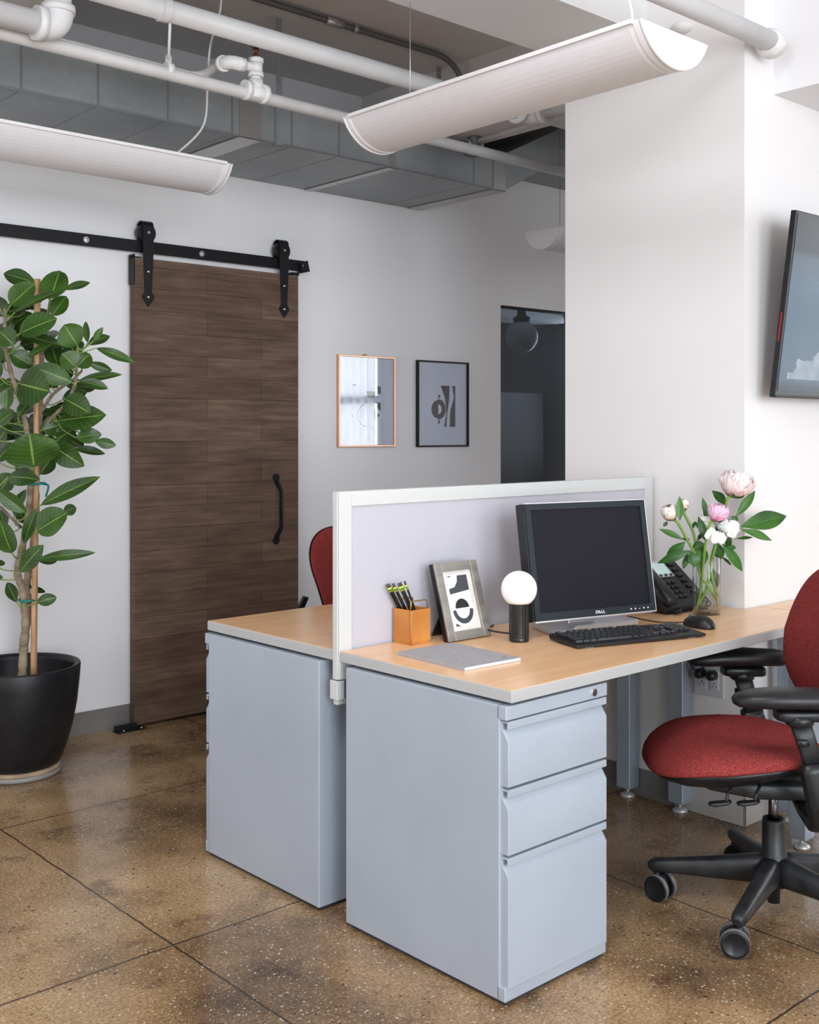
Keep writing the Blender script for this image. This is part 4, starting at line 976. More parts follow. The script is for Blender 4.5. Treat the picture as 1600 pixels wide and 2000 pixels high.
stemB = spline([at(46, 1262, 4.355), at(55, 1180, 4.38), zp(150, 1860, 0.06), zp(165, 1750, 0.06), zp(205, 1480, 0.07), zp(208, 1250, 0.07), zp(218, 1120, 0.05), zp(228, 940, 0.04), zp(235, 780, 0.04), zp(240, 560, 0.05), zp(245, 420, 0.05), zp(290, 200, 0.03)], 6)
stemC = spline([zp(228, 940, 0.04), zp(300, 870), zp(375, 790, -0.03), zp(430, 680, -0.05), zp(440, 570, -0.06), zp(445, 470, -0.06)], 6)
stemD = spline([zp(120, 1500, 0.0), zp(60, 1440, -0.05), zp(0, 1380, -0.1), zp(-60, 1330, -0.14)], 5)
stemE = spline([zp(240, 830, 0.04), zp(310, 730, 0.08), zp(420, 650, 0.10), zp(470, 600, 0.10)], 5)
def taper(pts, r0, r1): return [r0+(r1-r0)*i/(len(pts)-1) for i in range(len(pts))]
for st, r0, r1 in ((stemA, 0.0175, 0.006), (stemB, 0.017, 0.006), (stemC, 0.009, 0.005), (stemD, 0.006, 0.004), (stemE, 0.007, 0.004)):
    bm = new_bm(); rs = [r*(1+0.12*math.sin(i*2.3)) for i, r in enumerate(taper(st, r0, r1))]; tube(bm, st, rs, 12); part('stem', bm, M['bark'], plant, world=True)
bm = new_bm(); sk = [at(66, 1335, 4.345), at(66, 1285, 4.345), at(68, 1100, 4.345), at(71, 900, 4.345), at(72, 700, 4.345), at(73, 545, 4.345)]
tube(bm, sk, [0.0125, 0.0125, 0.0122, 0.012, 0.012, 0.0125], 14); part('bamboo_stake', bm, M['bamboo'], plant, world=True)
for (x, y) in ((54, 1172), (72, 945)):
    bm = new_bm(); c = at(x, y, 4.35)
    tube(bm, [c + V(0.034*math.cos(a), 0.034*math.sin(a), 0.002*math.sin(3*a)) for a in [2*PI*k/16 for k in range(17)]], 0.0045, 8)
    tube(bm, spline([c+RT*0.03, c+RT*0.045-V(0, 0, 0.01), c+RT*0.035-V(0, 0, 0.05 if y < 1000 else 0.01)]), 0.004, 6); part('plant_tie', bm, M['tie'], plant, world=True)

def leaf(bm, uvl, tl, base, tip, width, nrm, droop=0.1, fold=0.15, shape=1.0, wave=0.0, nu=10, nv=6, point=0.8, tint=1.0):
    base = Vector(base); tip = Vector(tip); ax = tip-base; Ln = ax.length; ax.normalize()
    s = ax.cross(nrm).normalized(); n = s.cross(ax).normalized()
    g = []
    ph = random.uniform(0, 6)
    for i in range(nu+1):
        u = i/nu
        hwid = width/2 * (math.sin(PI*u**shape)**point if 0 < u < 1 else 0.0)
        row = []
        for j in range(nv+1):
            v = j/nv*2-1
            p = base + ax*(Ln*u) + s*(hwid*v) + n*(4*droop*Ln*u*(1-u)) + n*(fold*hwid*abs(v)**1.3) + n*(wave*width*math.sin(u*9+ph+v)*abs(v))
            row.append(bm.verts.new(p))
        g.append(row)
    for i in range(nu):
        for j in range(nv):
            q = [g[i][j], g[i+1][j], g[i+1][j+1], g[i][j+1]]
            f = bm.faces.new(q); f.smooth = True
            uvs = [(i/nu, j/nv), ((i+1)/nu, j/nv), ((i+1)/nu, (j+1)/nv), (i/nu, (j+1)/nv)]
            for lp, uv in zip(f.loops, uvs): lp[uvl].uv = uv
            f[tl] = tint
# (base x, base y, tip x, tip y, width, depth, tip depth offset)
LV = [(205, 95, 20, 40, 75, 0.02, 0.05, 0.8), (290, 190, 345, 25, 130, -0.05, 0.03, 1.15), (365, 135, 518, 93, 38, 0.05, 0.1, 0.9), (60, 225, 200, 100, 110, -0.08, -0.02, 1.1), (85, 265, 352, 140, 42, -0.12, -0.05, 0.9),
      (110, 190, 235, 225, 80, 0.06, 0.1, 0.8), (300, 285, 382, 172, 78, 0.0, 0.04, 1.05), (25, 290, -40, 170, 80, 0.0, 0.0, 0.6), (35, 295, 110, 220, 70, 0.05, 0.1, 0.55), (115, 385, 328, 300, 118, -0.12, -0.05, 1.15),
      (80, 452, -10, 365, 95, -0.1, -0.05, 1.0), (100, 392, 385, 470, 55, 0.0, 0.02, 0.7), (70, 330, 190, 270, 70, 0.08, 0.12, 0.6), (445, 455, 368, 335, 125, -0.08, -0.05, 1.2), (505, 440, 492, 315, 34, -0.03, 0.0, 1.5),
      (535, 430, 592, 350, 30, -0.06, -0.03, 1.6), (505, 452, 632, 400, 58, 0.02, 0.06, 0.75), (550, 470, 776, 556, 48, -0.02, 0.02, 0.9), (437, 580, 355, 500, 100, -0.12, -0.08, 1.05), (440, 578, 515, 500, 90, -0.06, 0.0, 0.8),
      (440, 520, 400, 440, 110, -0.02, 0.03, 0.75), (418, 668, 185, 575, 92, -0.14, -0.1, 1.1), (105, 672, 288, 720, 165, -0.16, -0.12, 0.62), (160, 522, 302, 448, 42, -0.05, 0.0, 0.75), (60, 500, 190, 575, 85, 0.0, 0.03, 0.9),
      (455, 655, 702, 622, 46, -0.03, 0.03, 0.8), (458, 660, 622, 703, 52, -0.05, 0.0, 0.75), (505, 555, 645, 600, 42, 0.03, 0.06, 0.7), (355, 770, 500, 720, 66, 0.05, 0.08, 0.85), (370, 760, 520, 845, 105, -0.12, -0.08, 0.6),
      (325, 890, 612, 855, 118, -0.1, -0.04, 1.1), (270, 885, 370, 800, 70, 0.04, 0.08, 0.6), (240, 940, 385, 900, 95, 0.0, 0.04, 0.75), (42, 705, 38, 825, 62, -0.08, -0.05, 1.0), (103, 868, 168, 775, 50, -0.06, 0.0, 0.85),
      (-10, 905, 82, 830, 85, -0.06, -0.03, 0.7), (0, 880, 128, 950, 60, 0.05, 0.1, 0.55), (195, 1155, 168, 955, 222, -0.18, -0.14, 1.1), (280, 1015, 485, 1150, 100, -0.12, -0.06, 0.6), (415, 1045, 606, 1078, 42, 0.0, 0.05, 0.6),
      (435, 985, 585, 965, 72, -0.05, 0.0, 1.15), (545, 1005, 668, 1030, 48, -0.03, 0.0, 1.2), (325, 1000, 432, 925, 85, 0.0, 0.04, 0.85), (-20, 1120, 75, 1015, 75, -0.05, 0.0, 0.8), (160, 1205, 108, 1115, 66, 0.04, 0.06, 0.75),
      (228, 1195, 302, 1095, 85, 0.03, 0.06, 0.8), (45, 1210, 228, 1228, 85, -0.14, -0.12, 0.55), (0, 1290, 65, 1190, 90, -0.1, -0.05, 0.6), (232, 1372, 578, 1208, 72, -0.10, -0.06, 0.95), (238, 1370, 492, 1262, 62, -0.04, 0.0, 0.6),
      (155, 1418, -30, 1280, 66, -0.1, -0.08, 1.0), (212, 1522, 388, 1415, 132, -0.12, -0.06, 1.2), (365, 1412, 438, 1385, 52, 0.0, 0.04, 0.7), (80, 1430, 150, 1280, 60, 0.04, 0.08, 0.85), (95, 1380, 150, 1480, 50, 0.05, 0.05, 0.9),
      (68, 1648, 0, 1455, 112, -0.14, -0.1, 1.05), (138, 1595, 212, 1395, 56, -0.08, -0.05, 0.7), (115, 1758, 252, 1600, 82, -0.16, -0.1, 0.9), (212, 1682, 550, 1645, 48, -0.04, 0.02, 0.95), (215, 1690, 328, 1695, 34, 0.05, 0.08, 0.55),
      (95, 1930, 42, 1815, 52, -0.02, 0.05, 0.55), (215, 1928, 326, 1902, 54, -0.05, 0.0, 0.7), (162, 1832, 262, 1872, 30, 0.05, 0.08, 0.6), (0, 460, -60, 560, 90, 0.0, 0.0, 0.8), (0, 640, -50, 560, 90, -0.05, 0, 1.2), (40, 660, -20, 700, 60, 0, 0, 1.2),
      (300, 620, 200, 700, 60, 0.08, 0.12, 0.5), (300, 660, 420, 600, 80, 0.08, 0.1, 0.55), (330, 560, 300, 450, 85, 0.02, 0.06, 0.65), (330, 700, 250, 620, 80, 0.08, 0.1, 0.5), (430, 900, 480, 920, 80, 0.06, 0.08, 0.6), (-20, 1000, -80, 1100, 90, 0, 0, 0.9),
      (30, 1500, 0, 1400, 70, 0.06, 0.08, 0.6), (20, 560, 60, 470, 70, 0.08, 0.1, 0.6), (70, 380, 60, 300, 60, 0.1, 0.12, 0.5), (250, 330, 240, 240, 60, 0.1, 0.12, 0.5), (-30, 1710, 30, 1705, 30, -0.05, 0, 0.6), (-60, 1780, 20, 1790, 30, 0, 0, 1.0),
      (400, 800, 460, 720, 80, 0.04, 0.06, 0.7), (250, 980, 320, 1060, 70, 0.05, 0.06, 0.45), (370, 980, 480, 1040, 80, 0.04, 0.06, 0.75)]
bm = new_bm(); uvl = bm.loops.layers.uv.new('UVMap'); tl = bm.faces.layers.float.new('tint')
bp = new_bm()
allst = stemA + stemB + stemC + stemD + stemE
to_cam = -FW
rnd = random.Random(3)
for k in range(34):
    bx = rnd.uniform(20, 420); by = rnd.uniform(200, 1050); a = rnd.uniform(0, 6.28); l_ = rnd.uniform(110, 190)
    if bx > 300 and (by < 380 or by > 1000): continue
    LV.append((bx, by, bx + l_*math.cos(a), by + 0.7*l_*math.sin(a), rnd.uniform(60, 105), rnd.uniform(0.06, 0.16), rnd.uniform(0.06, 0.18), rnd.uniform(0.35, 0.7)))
for (bx, by, tx, ty, wd, db, dt, tint) in LV:
    b_ = zp(bx, by, db); t_ = zp(tx, ty, dt + db*0.5)
    Ln = (t_-b_).length; W_ = wd/2.94*PDp/F_PX
    for q in (b_, t_):
        if q.y > YW-0.05: q.y = YW-0.05
    nrm = (to_cam + V(0, 0, rnd.uniform(0.0, 0.6)) + RT*rnd.uniform(-0.4, 0.4)).normalized()
    slim = W_/Ln
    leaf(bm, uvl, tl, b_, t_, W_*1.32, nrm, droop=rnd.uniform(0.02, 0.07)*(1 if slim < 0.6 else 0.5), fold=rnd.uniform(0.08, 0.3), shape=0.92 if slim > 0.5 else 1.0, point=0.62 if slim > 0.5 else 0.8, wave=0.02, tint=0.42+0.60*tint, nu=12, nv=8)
    s_ = min(allst, key=lambda p: (p-b_).length + 0.5*abs((p-b_).z - (-0.03)) )
    mid = (b_+s_)/2 + V(0, 0, -0.008) + (b_-t_).normalized()*0.01
    if (b_-s_).length > 0.012 and (b_-s_).length < 0.30: tube(bm, spline([s_, mid, b_], 4), 0.0026, 6, mi=1)
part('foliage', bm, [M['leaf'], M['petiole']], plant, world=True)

# =================================================================== THINGS ON THE DESK
ZD = ZT
# pencil holder
cup = thing('pencil_holder', 'square tan leather pencil holder with brass wire handles', 'pencil holder', (2.128, 2.362, ZD), math.radians(2))
bm = new_bm(); h_ = 0.0375; zt_ = 0.098; th = 0.003
box(bm, -h_, h_, -h_, h_, 0.0, 0.006); box(bm, -h_, -h_+th, -h_, h_, 0.006, zt_); box(bm, h_-th, h_, -h_, h_, 0.006, zt_); box(bm, -h_+th, h_-th, -h_, -h_+th, 0.006, zt_); box(bm, -h_+th, h_-th, h_-th, h_, 0.006, zt_)
part('leather_cup', bm, M['leather'], cup, bevel=0.002, seg=3)
for yy in (-h_+0.008, h_-0.008):
    bm = new_bm(); yy = yy
    pts = [V(-h_+0.005, yy, zt_-0.03), V(-h_+0.005, yy, zt_+0.012)] + elbow((-h_+0.005, yy, zt_+0.024), (0, 0, 1), (1, 0, 0), 0.008, 4) + elbow((h_-0.005, yy, zt_+0.024), (1, 0, 0), (0, 0, -1), 0.008, 4) + [V(h_-0.005, yy, zt_-0.03)]
    tube(bm, pts, 0.0018, 8); part('wire_handle', bm, M['brass'], cup)
bm = new_bm(); tube(bm, [(-h_-0.0015, -h_-0.0005, 0.004), (-h_-0.0015, -h_-0.0005, zt_)], 0.003, 8); part('corner_piping', bm, M['leather'], cup)
def pencil_part():
    t = thing('pencil', '', 'pencil')
    bm = new_bm(); cyl(bm, (0, 0, 0.0), (0, 0, 0.162), 0.0036, 6, smooth=False); part('shaft', bm, M['pencil'], t)
    bm = new_bm(); cyl(bm, (0, 0, 0.162), (0, 0, 0.177), 0.0040, 12); part('ferrule', bm, M['yellow'], t)
    bm = new_bm(); cyl(bm, (0, 0, 0.167), (0, 0, 0.172), 0.0042, 12); part('green_stripe', bm, M['greenband'], t)
    bm = new_bm(); cyl(bm, (0, 0, 0.177), (0, 0, 0.187), 0.0034, 12); part('eraser', bm, M['eraser'], t)
    return t
p0 = pencil_part()
tilts = [(2.155, 2.386, -0.092, 0.003), (2.156, 2.377, -0.088, 0.008), (2.158, 2.368, -0.086, 0.004), (2.157, 2.358, -0.083, 0.012), (2.159, 2.349, -0.080, 0.006), (2.159, 2.341, -0.074, 0.010), (2.158, 2.335, -0.066, 0.006)]
for i, (bx, by, lx, ly) in enumerate(tilts):
    o = p0 if i == 0 else copy_tree(p0)
    o.location = (bx, by, ZD+0.008)
    # lean towards screen-left, which is -x and +y
    o.rotation_mode = 'XYZ'
    d = V(lx, ly, 0.15).normalized()
    o.rotation_euler = d.to_track_quat('Z', 'Y').to_euler()
    tag(o, 'black pencil with yellow and green bands leaning in the leather holder', 'pencil', 'pencils in the leather holder')

# photo frame
pf = thing('photo_frame', 'pewter standing photo frame with a black and white abstract print', 'photo frame', (2.281, 2.288, ZD), math.radians(-1))
FM = Matrix.Rotation(math.radians(-17), 4, 'X'); FWd, FH = 0.168, 0.226
bm = new_bm(); e = 0.026
for b in ((-FWd/2, -FWd/2+e, 0, FH), (FWd/2-e, FWd/2, 0, FH), (-FWd/2+e, FWd/2-e, 0, e), (-FWd/2+e, FWd/2-e, FH-e, FH)): box(bm, b[0], b[1], -0.012, -0.004, b[2], b[3], FM)
part('front_moulding', bm, M['pewter'], pf, bevel=0.0012)
bm = new_bm()
for b in ((-FWd/2, -FWd/2+0.01, 0, FH), (FWd/2-0.01, FWd/2, 0, FH), (-FWd/2+0.01, FWd/2-0.01, 0, 0.01), (-FWd/2+0.01, FWd/2-0.01, FH-0.01, FH)): box(bm, b[0], b[1], -0.004, 0.012, b[2], b[3], FM)
box(bm, -FWd/2+0.012, FWd/2-0.012, 0.004, 0.010, 0.012, FH-0.012, FM)
part('black_rim', bm, M['plastic'], pf)
bm = new_bm(); box(bm, -FWd/2+e-0.002, FWd/2-e+0.002, -0.002, 0.0, e-0.002, FH-e+0.002, FM); part('mat_board', bm, M['matboard'], pf)
bm = new_bm(); box(bm, -0.040, 0.040, -0.0028, -0.0018, 0.040, FH-0.040, FM); art = part('print', bm, M['paper'], pf)
def artshape(poly, m, yy=-0.0032):
    bm = new_bm(); pts = [FM @ V(x, yy, z+FH/2) for x, z in poly]; d = FM.to_3x3() @ V(0, 0.0004, 0); prism_dir(bm, pts, d); return bm
A_ = [([(0.002, 0.073), (0.040, 0.073), (0.040, 0.028), (-0.038, 0.020), (-0.038, 0.036), (-0.015, 0.040), (-0.002, 0.055)], 'ink2'), ([(-0.038, 0.073), (-0.02, 0.073), (-0.03, 0.069)], 'ink2'), (arc(0.0, -0.022, 0.027, 0, PI), 'ink'), 
      (arc(0.0, -0.028, 0.040, PI, 2*PI)+arc(0.0, -0.026, 0.027, 2*PI, PI), 'ink2'), ([(-0.039, -0.073), (-0.02, -0.073), (-0.036, -0.064)], 'ink2')]
for poly, mm in A_: part('printed_shape', artshape(poly, None), M[mm], art)
bm = new_bm(); prism_dir(bm, [(-0.025, 0.045, 0.150), (0.03, 0.045, 0.150), (0.045, 0.105, 0.0), (-0.045, 0.105, 0.0)], (0, 0.003, 0.002)); part('easel_stand', bm, M['plastic'], pf)

# globe lamp
lp = thing('globe_table_lamp', 'small table lamp with white globe on a black ribbed cylinder', 'table lamp', (2.368, 2.170, ZD))
bm = new_bm(); n = 64; prof = [0.0285 - (0.0012 if (k % 4 == 0) else 0) for k in range(n)]
prism(bm, [(prof[k]*math.cos(2*PI*k/n), prof[k]*math.sin(2*PI*k/n)) for k in range(n)], 0.012, 0.108); part('ribbed_base', bm, M['fluted'], lp)
bm = new_bm(); lathe(bm, [(0, 0), (0.028, 0), (0.0285, 0.002), (0.0285, 0.010), (0.0275, 0.012), (0, 0.012)], n=48); part('foot_ring', bm, M['fluted'], lp)
bm = new_bm(); R_ = 0.0515; zc_ = 0.1495
lathe(bm, [(0, zc_+R_)] + [(R_*math.sin(a), zc_+R_*math.cos(a)) for a in [PI*k/24 for k in range(1, 20)]] + [(0.0, zc_-R_*0.82)], n=48); part('globe_shade', bm, M['opal'], lp, label='white opal globe')
bm = new_bm(); tube(bm, spline([V(-0.004, 0.026, 0.018), V(-0.012, 0.10, 0.018), V(-0.018, 0.17, 0.030), V(-0.022, 0.21, 0.058), V(-0.010, 0.215, 0.035), V(0.0, 0.20, 0.004), V(0.08, 0.20, 0.004), V(0.12, 0.215, 0.004)]), 0.0026, 8); part('power_cord', bm, M['plastic'], lp)

# notebook
nb = thing('notebook', 'thin grey soft-cover notebook lying near the desk corner', 'notebook', (2.075, 2.117, ZD), math.radians(-2.5))
bm = new_bm(); box(bm, -0.098, 0.098, -0.132, 0.132, 0.0015, 0.0080); part('pages', bm, M['paper'], nb)
bm = new_bm(); box(bm, -0.101, 0.100, -0.1325, 0.1345, 0.0080, 0.0092); box(bm, -0.101, 0.100, -0.1325, 0.1345, 0.0, 0.0015); box(bm, -0.1015, -0.0995, -0.1325, 0.1345, 0.0, 0.0092); part('cover', bm, M['notebook'], nb, bevel=0.0006)
bm = new_bm(); box(bm, 0.058, 0.073, -0.106, -0.102, 0.0092, 0.0094); part('cover_print', bm, M['ink2'], nb)

# monitor
mr = math.atan2(-0.105, 0.445)
mo = thing('computer_monitor', 'square-format black computer monitor with dark screen and silver stand', 'monitor', (2.66, 2.17, ZD), mr)
MW, MH = 0.452, 0.345
MO = Matrix.Translation((0, -0.062, 0.047)) @ Matrix.Rotation(math.radians(-9.5), 4, 'X')
bm = new_bm(); box(bm, -MW/2, MW/2, 0.004, 0.045, 0, MH, MO); box(bm, -0.15, 0.15, 0.045, 0.068, 0.06, 0.28, MO); part('housing', bm, M['plastic'], mo, bevel=0.002)
bm = new_bm(); e = 0.020; eb = 0.024
for b in ((-MW/2+0.002, -MW/2+e, 0.002, MH-0.002), (MW/2-e, MW/2-0.002, 0.002, MH-0.002), (-MW/2+e, MW/2-e, 0.002, eb), (-MW/2+e, MW/2-e, MH-e, MH-0.002)): box(bm, b[0], b[1], -0.004, 0.005, b[2], b[3], MO)
part('bezel', bm, M['bezel'], mo)
bm = new_bm(); box(bm, -MW/2+0.018, MW/2-0.018, 0.0, 0.004, 0.022, MH-0.018, MO); part('screen', bm, M['screen'], mo)
bm = new_bm(); box(bm, -MW/2, MW/2, -0.0045, 0.012, -0.0025, 0.002, MO); box(bm, -MW/2, MW/2, -0.0045, 0.008, MH-0.002, MH+0.001, MO); box(bm, MW/2-0.002, MW/2+0.001, -0.0045, 0.008, 0, MH, MO); part('silver_edge', bm, M['silver'], mo)
def text_mesh(name, s, size, mtx, m, parent, extrude=0.0003):
    cu = bpy.data.curves.new('tmp', 'FONT'); cu.body = s; cu.size = size; cu.align_x = 'CENTER'; cu.align_y = 'CENTER'; cu.extrude = extrude; cu.offset = size*0.02
    ob = bpy.data.objects.new('tmp', cu); COL.objects.link(ob)
    me = bpy.data.meshes.new_from_object(ob); bpy.data.objects.remove(ob); bpy.data.curves.remove(cu)
    me.transform(mtx); me.name = name; me.materials.clear(); me.materials.append(m)
    o = bpy.data.objects.new(name, me); COL.objects.link(o); o.parent = parent; return o
TX = MO @ Matrix.Translation((0.012, -0.0045, 0.0125)) @ Matrix.Rotation(PI/2, 4, 'X') @ Matrix.Scale(1.15, 4, (1, 0, 0))
for ch, dx, rr in (('D', -0.0118, 0), ('E', -0.0036, 38), ('L', 0.0045, 0), ('L', 0.0110, 0)):
    text_mesh('logo_letter', ch, 0.0125, TX @ Matrix.Translation((dx, 0, 0)) @ Matrix.Rotation(math.radians(rr), 4, 'Z'), M['white'], mo)
for k in range(5):
    bm = new_bm(); x = 0.128 + k*0.0165; box(bm, x-0.0022, x+0.0022, -0.0050, -0.0038, 0.0105, 0.0145 if k != 2 else 0.0125, MO); part('button_mark', bm, M['white'], mo)
# stand: silver neck and forked foot
bm = new_bm(); prism_dir(bm, [(-0.05, 0.012, 0.01), (0.05, 0.012, 0.01), (0.042, 0.03, 0.19), (-0.042, 0.03, 0.19)], (0, 0.018, 0)); part('neck', bm, M['silver'], mo, bevel=0.003)
bm = new_bm(); prism(bm, [(-0.155, -0.085), (-0.085, -0.085), (-0.075, -0.045), (-0.045, -0.022), (0.06, -0.022), (0.09, -0.03), (0.195, -0.02), (0.195, 0.0), (0.13, 0.09), (-0.13, 0.09), (-0.155, -0.03)], 0.0, 0.012)
for v in bm.verts:
    if v.co.z > 0.006: v.co.z += max(0, (v.co.y+0.085))*0.08
part('foot', bm, M['silver'], mo, bevel=0.003)

# keyboard
kb = thing('computer_keyboard', 'black full-size keyboard in front of the monitor', 'keyboard', (2.628, 1.982, ZD), math.radians(-17.2))
KW, KD = 0.445, 0.150
bm = new_bm(); prism_dir(bm, [(-KW/2, -KD/2, 0.004), (-KW/2, -KD/2+0.004, 0.0115), (-KW/2, KD/2-0.003, 0.0215), (-KW/2, KD/2, 0.010), (-KW/2, KD/2-0.01, 0.004)], (KW, 0, 0)); part('case', bm, M['plastic'], kb, bevel=0.0025)
bm = new_bm(); box(bm, -KW/2+0.03, -KW/2+0.06, -KD/2+0.01, -KD/2+0.03, 0, 0.005); box(bm, KW/2-0.06, KW/2-0.03, -KD/2+0.01, -KD/2+0.03, 0, 0.005); part('rubber_feet', bm, M['rubber'], kb)
def key_mesh(w_):
    bm = new_bm(); a, b, h = w_/2, 0.0083, 0.0060
    lo = [bm.verts.new((sx*a, sy*b, 0)) for sx, sy in ((-1, -1), (1, -1), (1, 1), (-1, 1))]; hi = [bm.verts.new((sx*(a-0.0016), sy*(b-0.0016), h)) for sx, sy in ((-1, -1), (1, -1), (1, 1), (-1, 1))]
    bm.faces.new(hi)
    for i in range(4): bm.faces.new([lo[i], lo[(i+1) % 4], hi[(i+1) % 4], hi[i]])
    me = bpy.data.meshes.new('key'); bm.to_mesh(me); bm.free(); me.materials.append(M['key']); return me
KM = {}
def key(x, y, wk=1.0):
    wm = 0.019*wk - 0.0022
    if wk not in KM: KM[wk] = key_mesh(wm)
    o = bpy.data.objects.new('key', KM[wk]); COL.objects.link(o); o.parent = kb
    o.location = (x, y, 0.0118 + (y+KD/2)*0.066); o.rotation_euler = (math.radians(3.8), 0, 0)
x0 = -KW/2+0.012; U = 0.019; ys = [0.058, 0.034, 0.015, -0.004, -0.023, -0.042]; ys = [0.055, 0.033, 0.0145, -0.004, -0.0225, -0.041]
rows = [[(0, 1)] + [(2+i, 1) for i in range(4)] + [(6.5+i, 1) for i in range(4)] + [(11+i, 1) for i in range(4)],
        [(i, 1) for i in range(13)] + [(13, 2)], [(0, 1.5)] + [(1.5+i, 1) for i in range(12)] + [(13.5, 1.5)],
        [(0, 1.75)] + [(1.75+i, 1) for i in range(11)] + [(12.75, 2.25)], [(0, 2.25)] + [(2.25+i, 1) for i in range(10)] + [(12.25, 2.75)],
        [(0, 1.25), (1.25, 1.25), (2.5, 1.25), (3.75, 6.25), (10, 1.25), (11.25, 1.25), (12.5, 1.25), (13.75, 1.25)]]
cnt = 0
for y, r in zip(ys, rows):
    for (p, wk) in r: key(x0 + (p+wk/2)*U, y, wk); cnt += 1
for j, y in enumerate(ys[1:3]):
    for i in range(3): key(x0 + (15.25+i+0.5)*U, y)
for i in range(3): key(x0 + (15.25+i+0.5)*U, ys[5])
key(x0 + 16.75*U, ys[4])
for j, y in enumerate(ys[1:5]):
    for i in range(3): key(x0 + (18.5+i+0.5)*U, y)

# mouse
ms = thing('computer_mouse', 'black optical mouse right of the keyboard', 'mouse', (2.945, 1.955, ZD), math.radians(-8))
bm = new_bm()
def om(a):
    if a is None: return (0.0, 0.0)
    return (0.031*math.copysign(abs(math.cos(a))**0.85, math.cos(a)), 0.056*math.copysign(abs(math.sin(a))**0.85, math.sin(a)))
pad(bm, om, lambda u, v, r, s: V(u, v, 0.004 + (0.034*math.sqrt(max(0, 1-r**2.4))*(1-0.12*(v+0.01)/0.05) if s > 0 else -0.002)), 9, 36); part('shell', bm, M['blacksoft'], ms)
bm = new_bm(); Mx = Matrix.Translation((0, 0.030, 0.029)) @ Matrix.Rotation(PI/2, 4, 'Y'); lathe(bm, [(0, -0.003), (0.009, -0.003), (0.010, 0), (0.009, 0.003), (0, 0.003)], n=20, M=Mx); part('scroll_wheel', bm, M['rubber'], ms)
bm = new_bm(); tube(bm, spline([V(0, 0.055, 0.008), V(-0.01, 0.09, 0.003), V(-0.05, 0.14, 0.003), V(-0.045, 0.26, 0.003)]), 0.0018, 6); part('cable', bm, M['plastic'], ms)

# desk phone
ph = thing('desk_phone', 'black office telephone with a pale display, behind the flower vase', 'telephone', (3.175, 2.235, ZD), math.radians(-6))
def phm(): return Matrix.Translation((0, -0.10, 0.020)) @ Matrix.Rotation(math.radians(38), 4, 'X')
PM = phm()
bm = new_bm(); box(bm, -0.115, 0.115, 0, 0.215, -0.022, 0, PM); part('body', bm, M['plastic'], ph, bevel=0.004)
bm = new_bm(); prism_dir(bm, [(-0.105, -0.095, 0), (-0.105, 0.085, 0), (-0.105, 0.06, 0.125), (-0.105, -0.085, 0.01)], (0.21, 0, 0)); part('foot', bm, M['plastic'], ph, bevel=0.003)
bm = new_bm(); box(bm, -0.062, 0.045, 0.135, 0.210, 0.0, 0.006, PM); sc = part('display_surround', bm, M['silver'], ph, bevel=0.002)
bm = new_bm(); box(bm, -0.054, 0.037, 0.148, 0.200, 0.006, 0.0068, PM); part('display', bm, M['lcd'], sc)
for i in range(4):
    bm = new_bm(); cyl(bm, PM @ V(-0.046+i*0.025, 0.140, 0.006), PM @ V(-0.046+i*0.025, 0.140, 0.009), 0.005, 12); part('soft_key', bm, M['plastic'], ph)
for r in range(4):
    for c_ in range(3):
        bm = new_bm(); boxc(bm, (-0.030+c_*0.023, 0.110-r*0.022, 0.003), (0.015, 0.011, 0.006), PM); part('dial_key', bm, M['plastic2'], ph, bevel=0.001)
for r in range(6):
    bm = new_bm(); boxc(bm, (0.075+0.0*(r % 2), 0.190-r*0.026, 0.003), (0.024, 0.011, 0.006), PM); part('line_key', bm, M['plastic2'], ph, bevel=0.001)
bm = new_bm(); rloft(bm, [(PM @ V(-0.092, 0.005, 0.012), 0.036, 0.020), (PM @ V(-0.092, 0.02, 0.020), 0.050, 0.034), (PM @ V(-0.092, 0.06, 0.028), 0.044, 0.024), (PM @ V(-0.092, 0.11, 0.030), 0.038, 0.020), (PM @ V(-0.092, 0.16, 0.028), 0.044, 0.024), (PM @ V(-0.092, 0.20, 0.020), 0.050, 0.034), (PM @ V(-0.092, 0.215, 0.012), 0.036, 0.020)], n=18, p=3); part('handset', bm, M['plastic'], ph)
bm = new_bm(); pts = []
for k in range(220):
    t_ = k/219; a = t_*2*PI*12; c0 = V(-0.09, -0.098, 0.022) if t_ < 0.05 else None
    cen = V(-0.095 + 0.055*t_, -0.112 - 0.02*math.sin(t_*PI) + 0.03*t_, 0.009+0.004*math.sin(t_*PI))
    pts.append(cen + V(0, 0.006*math.cos(a), 0.006*math.sin(a)))
tube(bm, pts, 0.0017, 5); part('coiled_cord', bm, M['plastic'], ph)

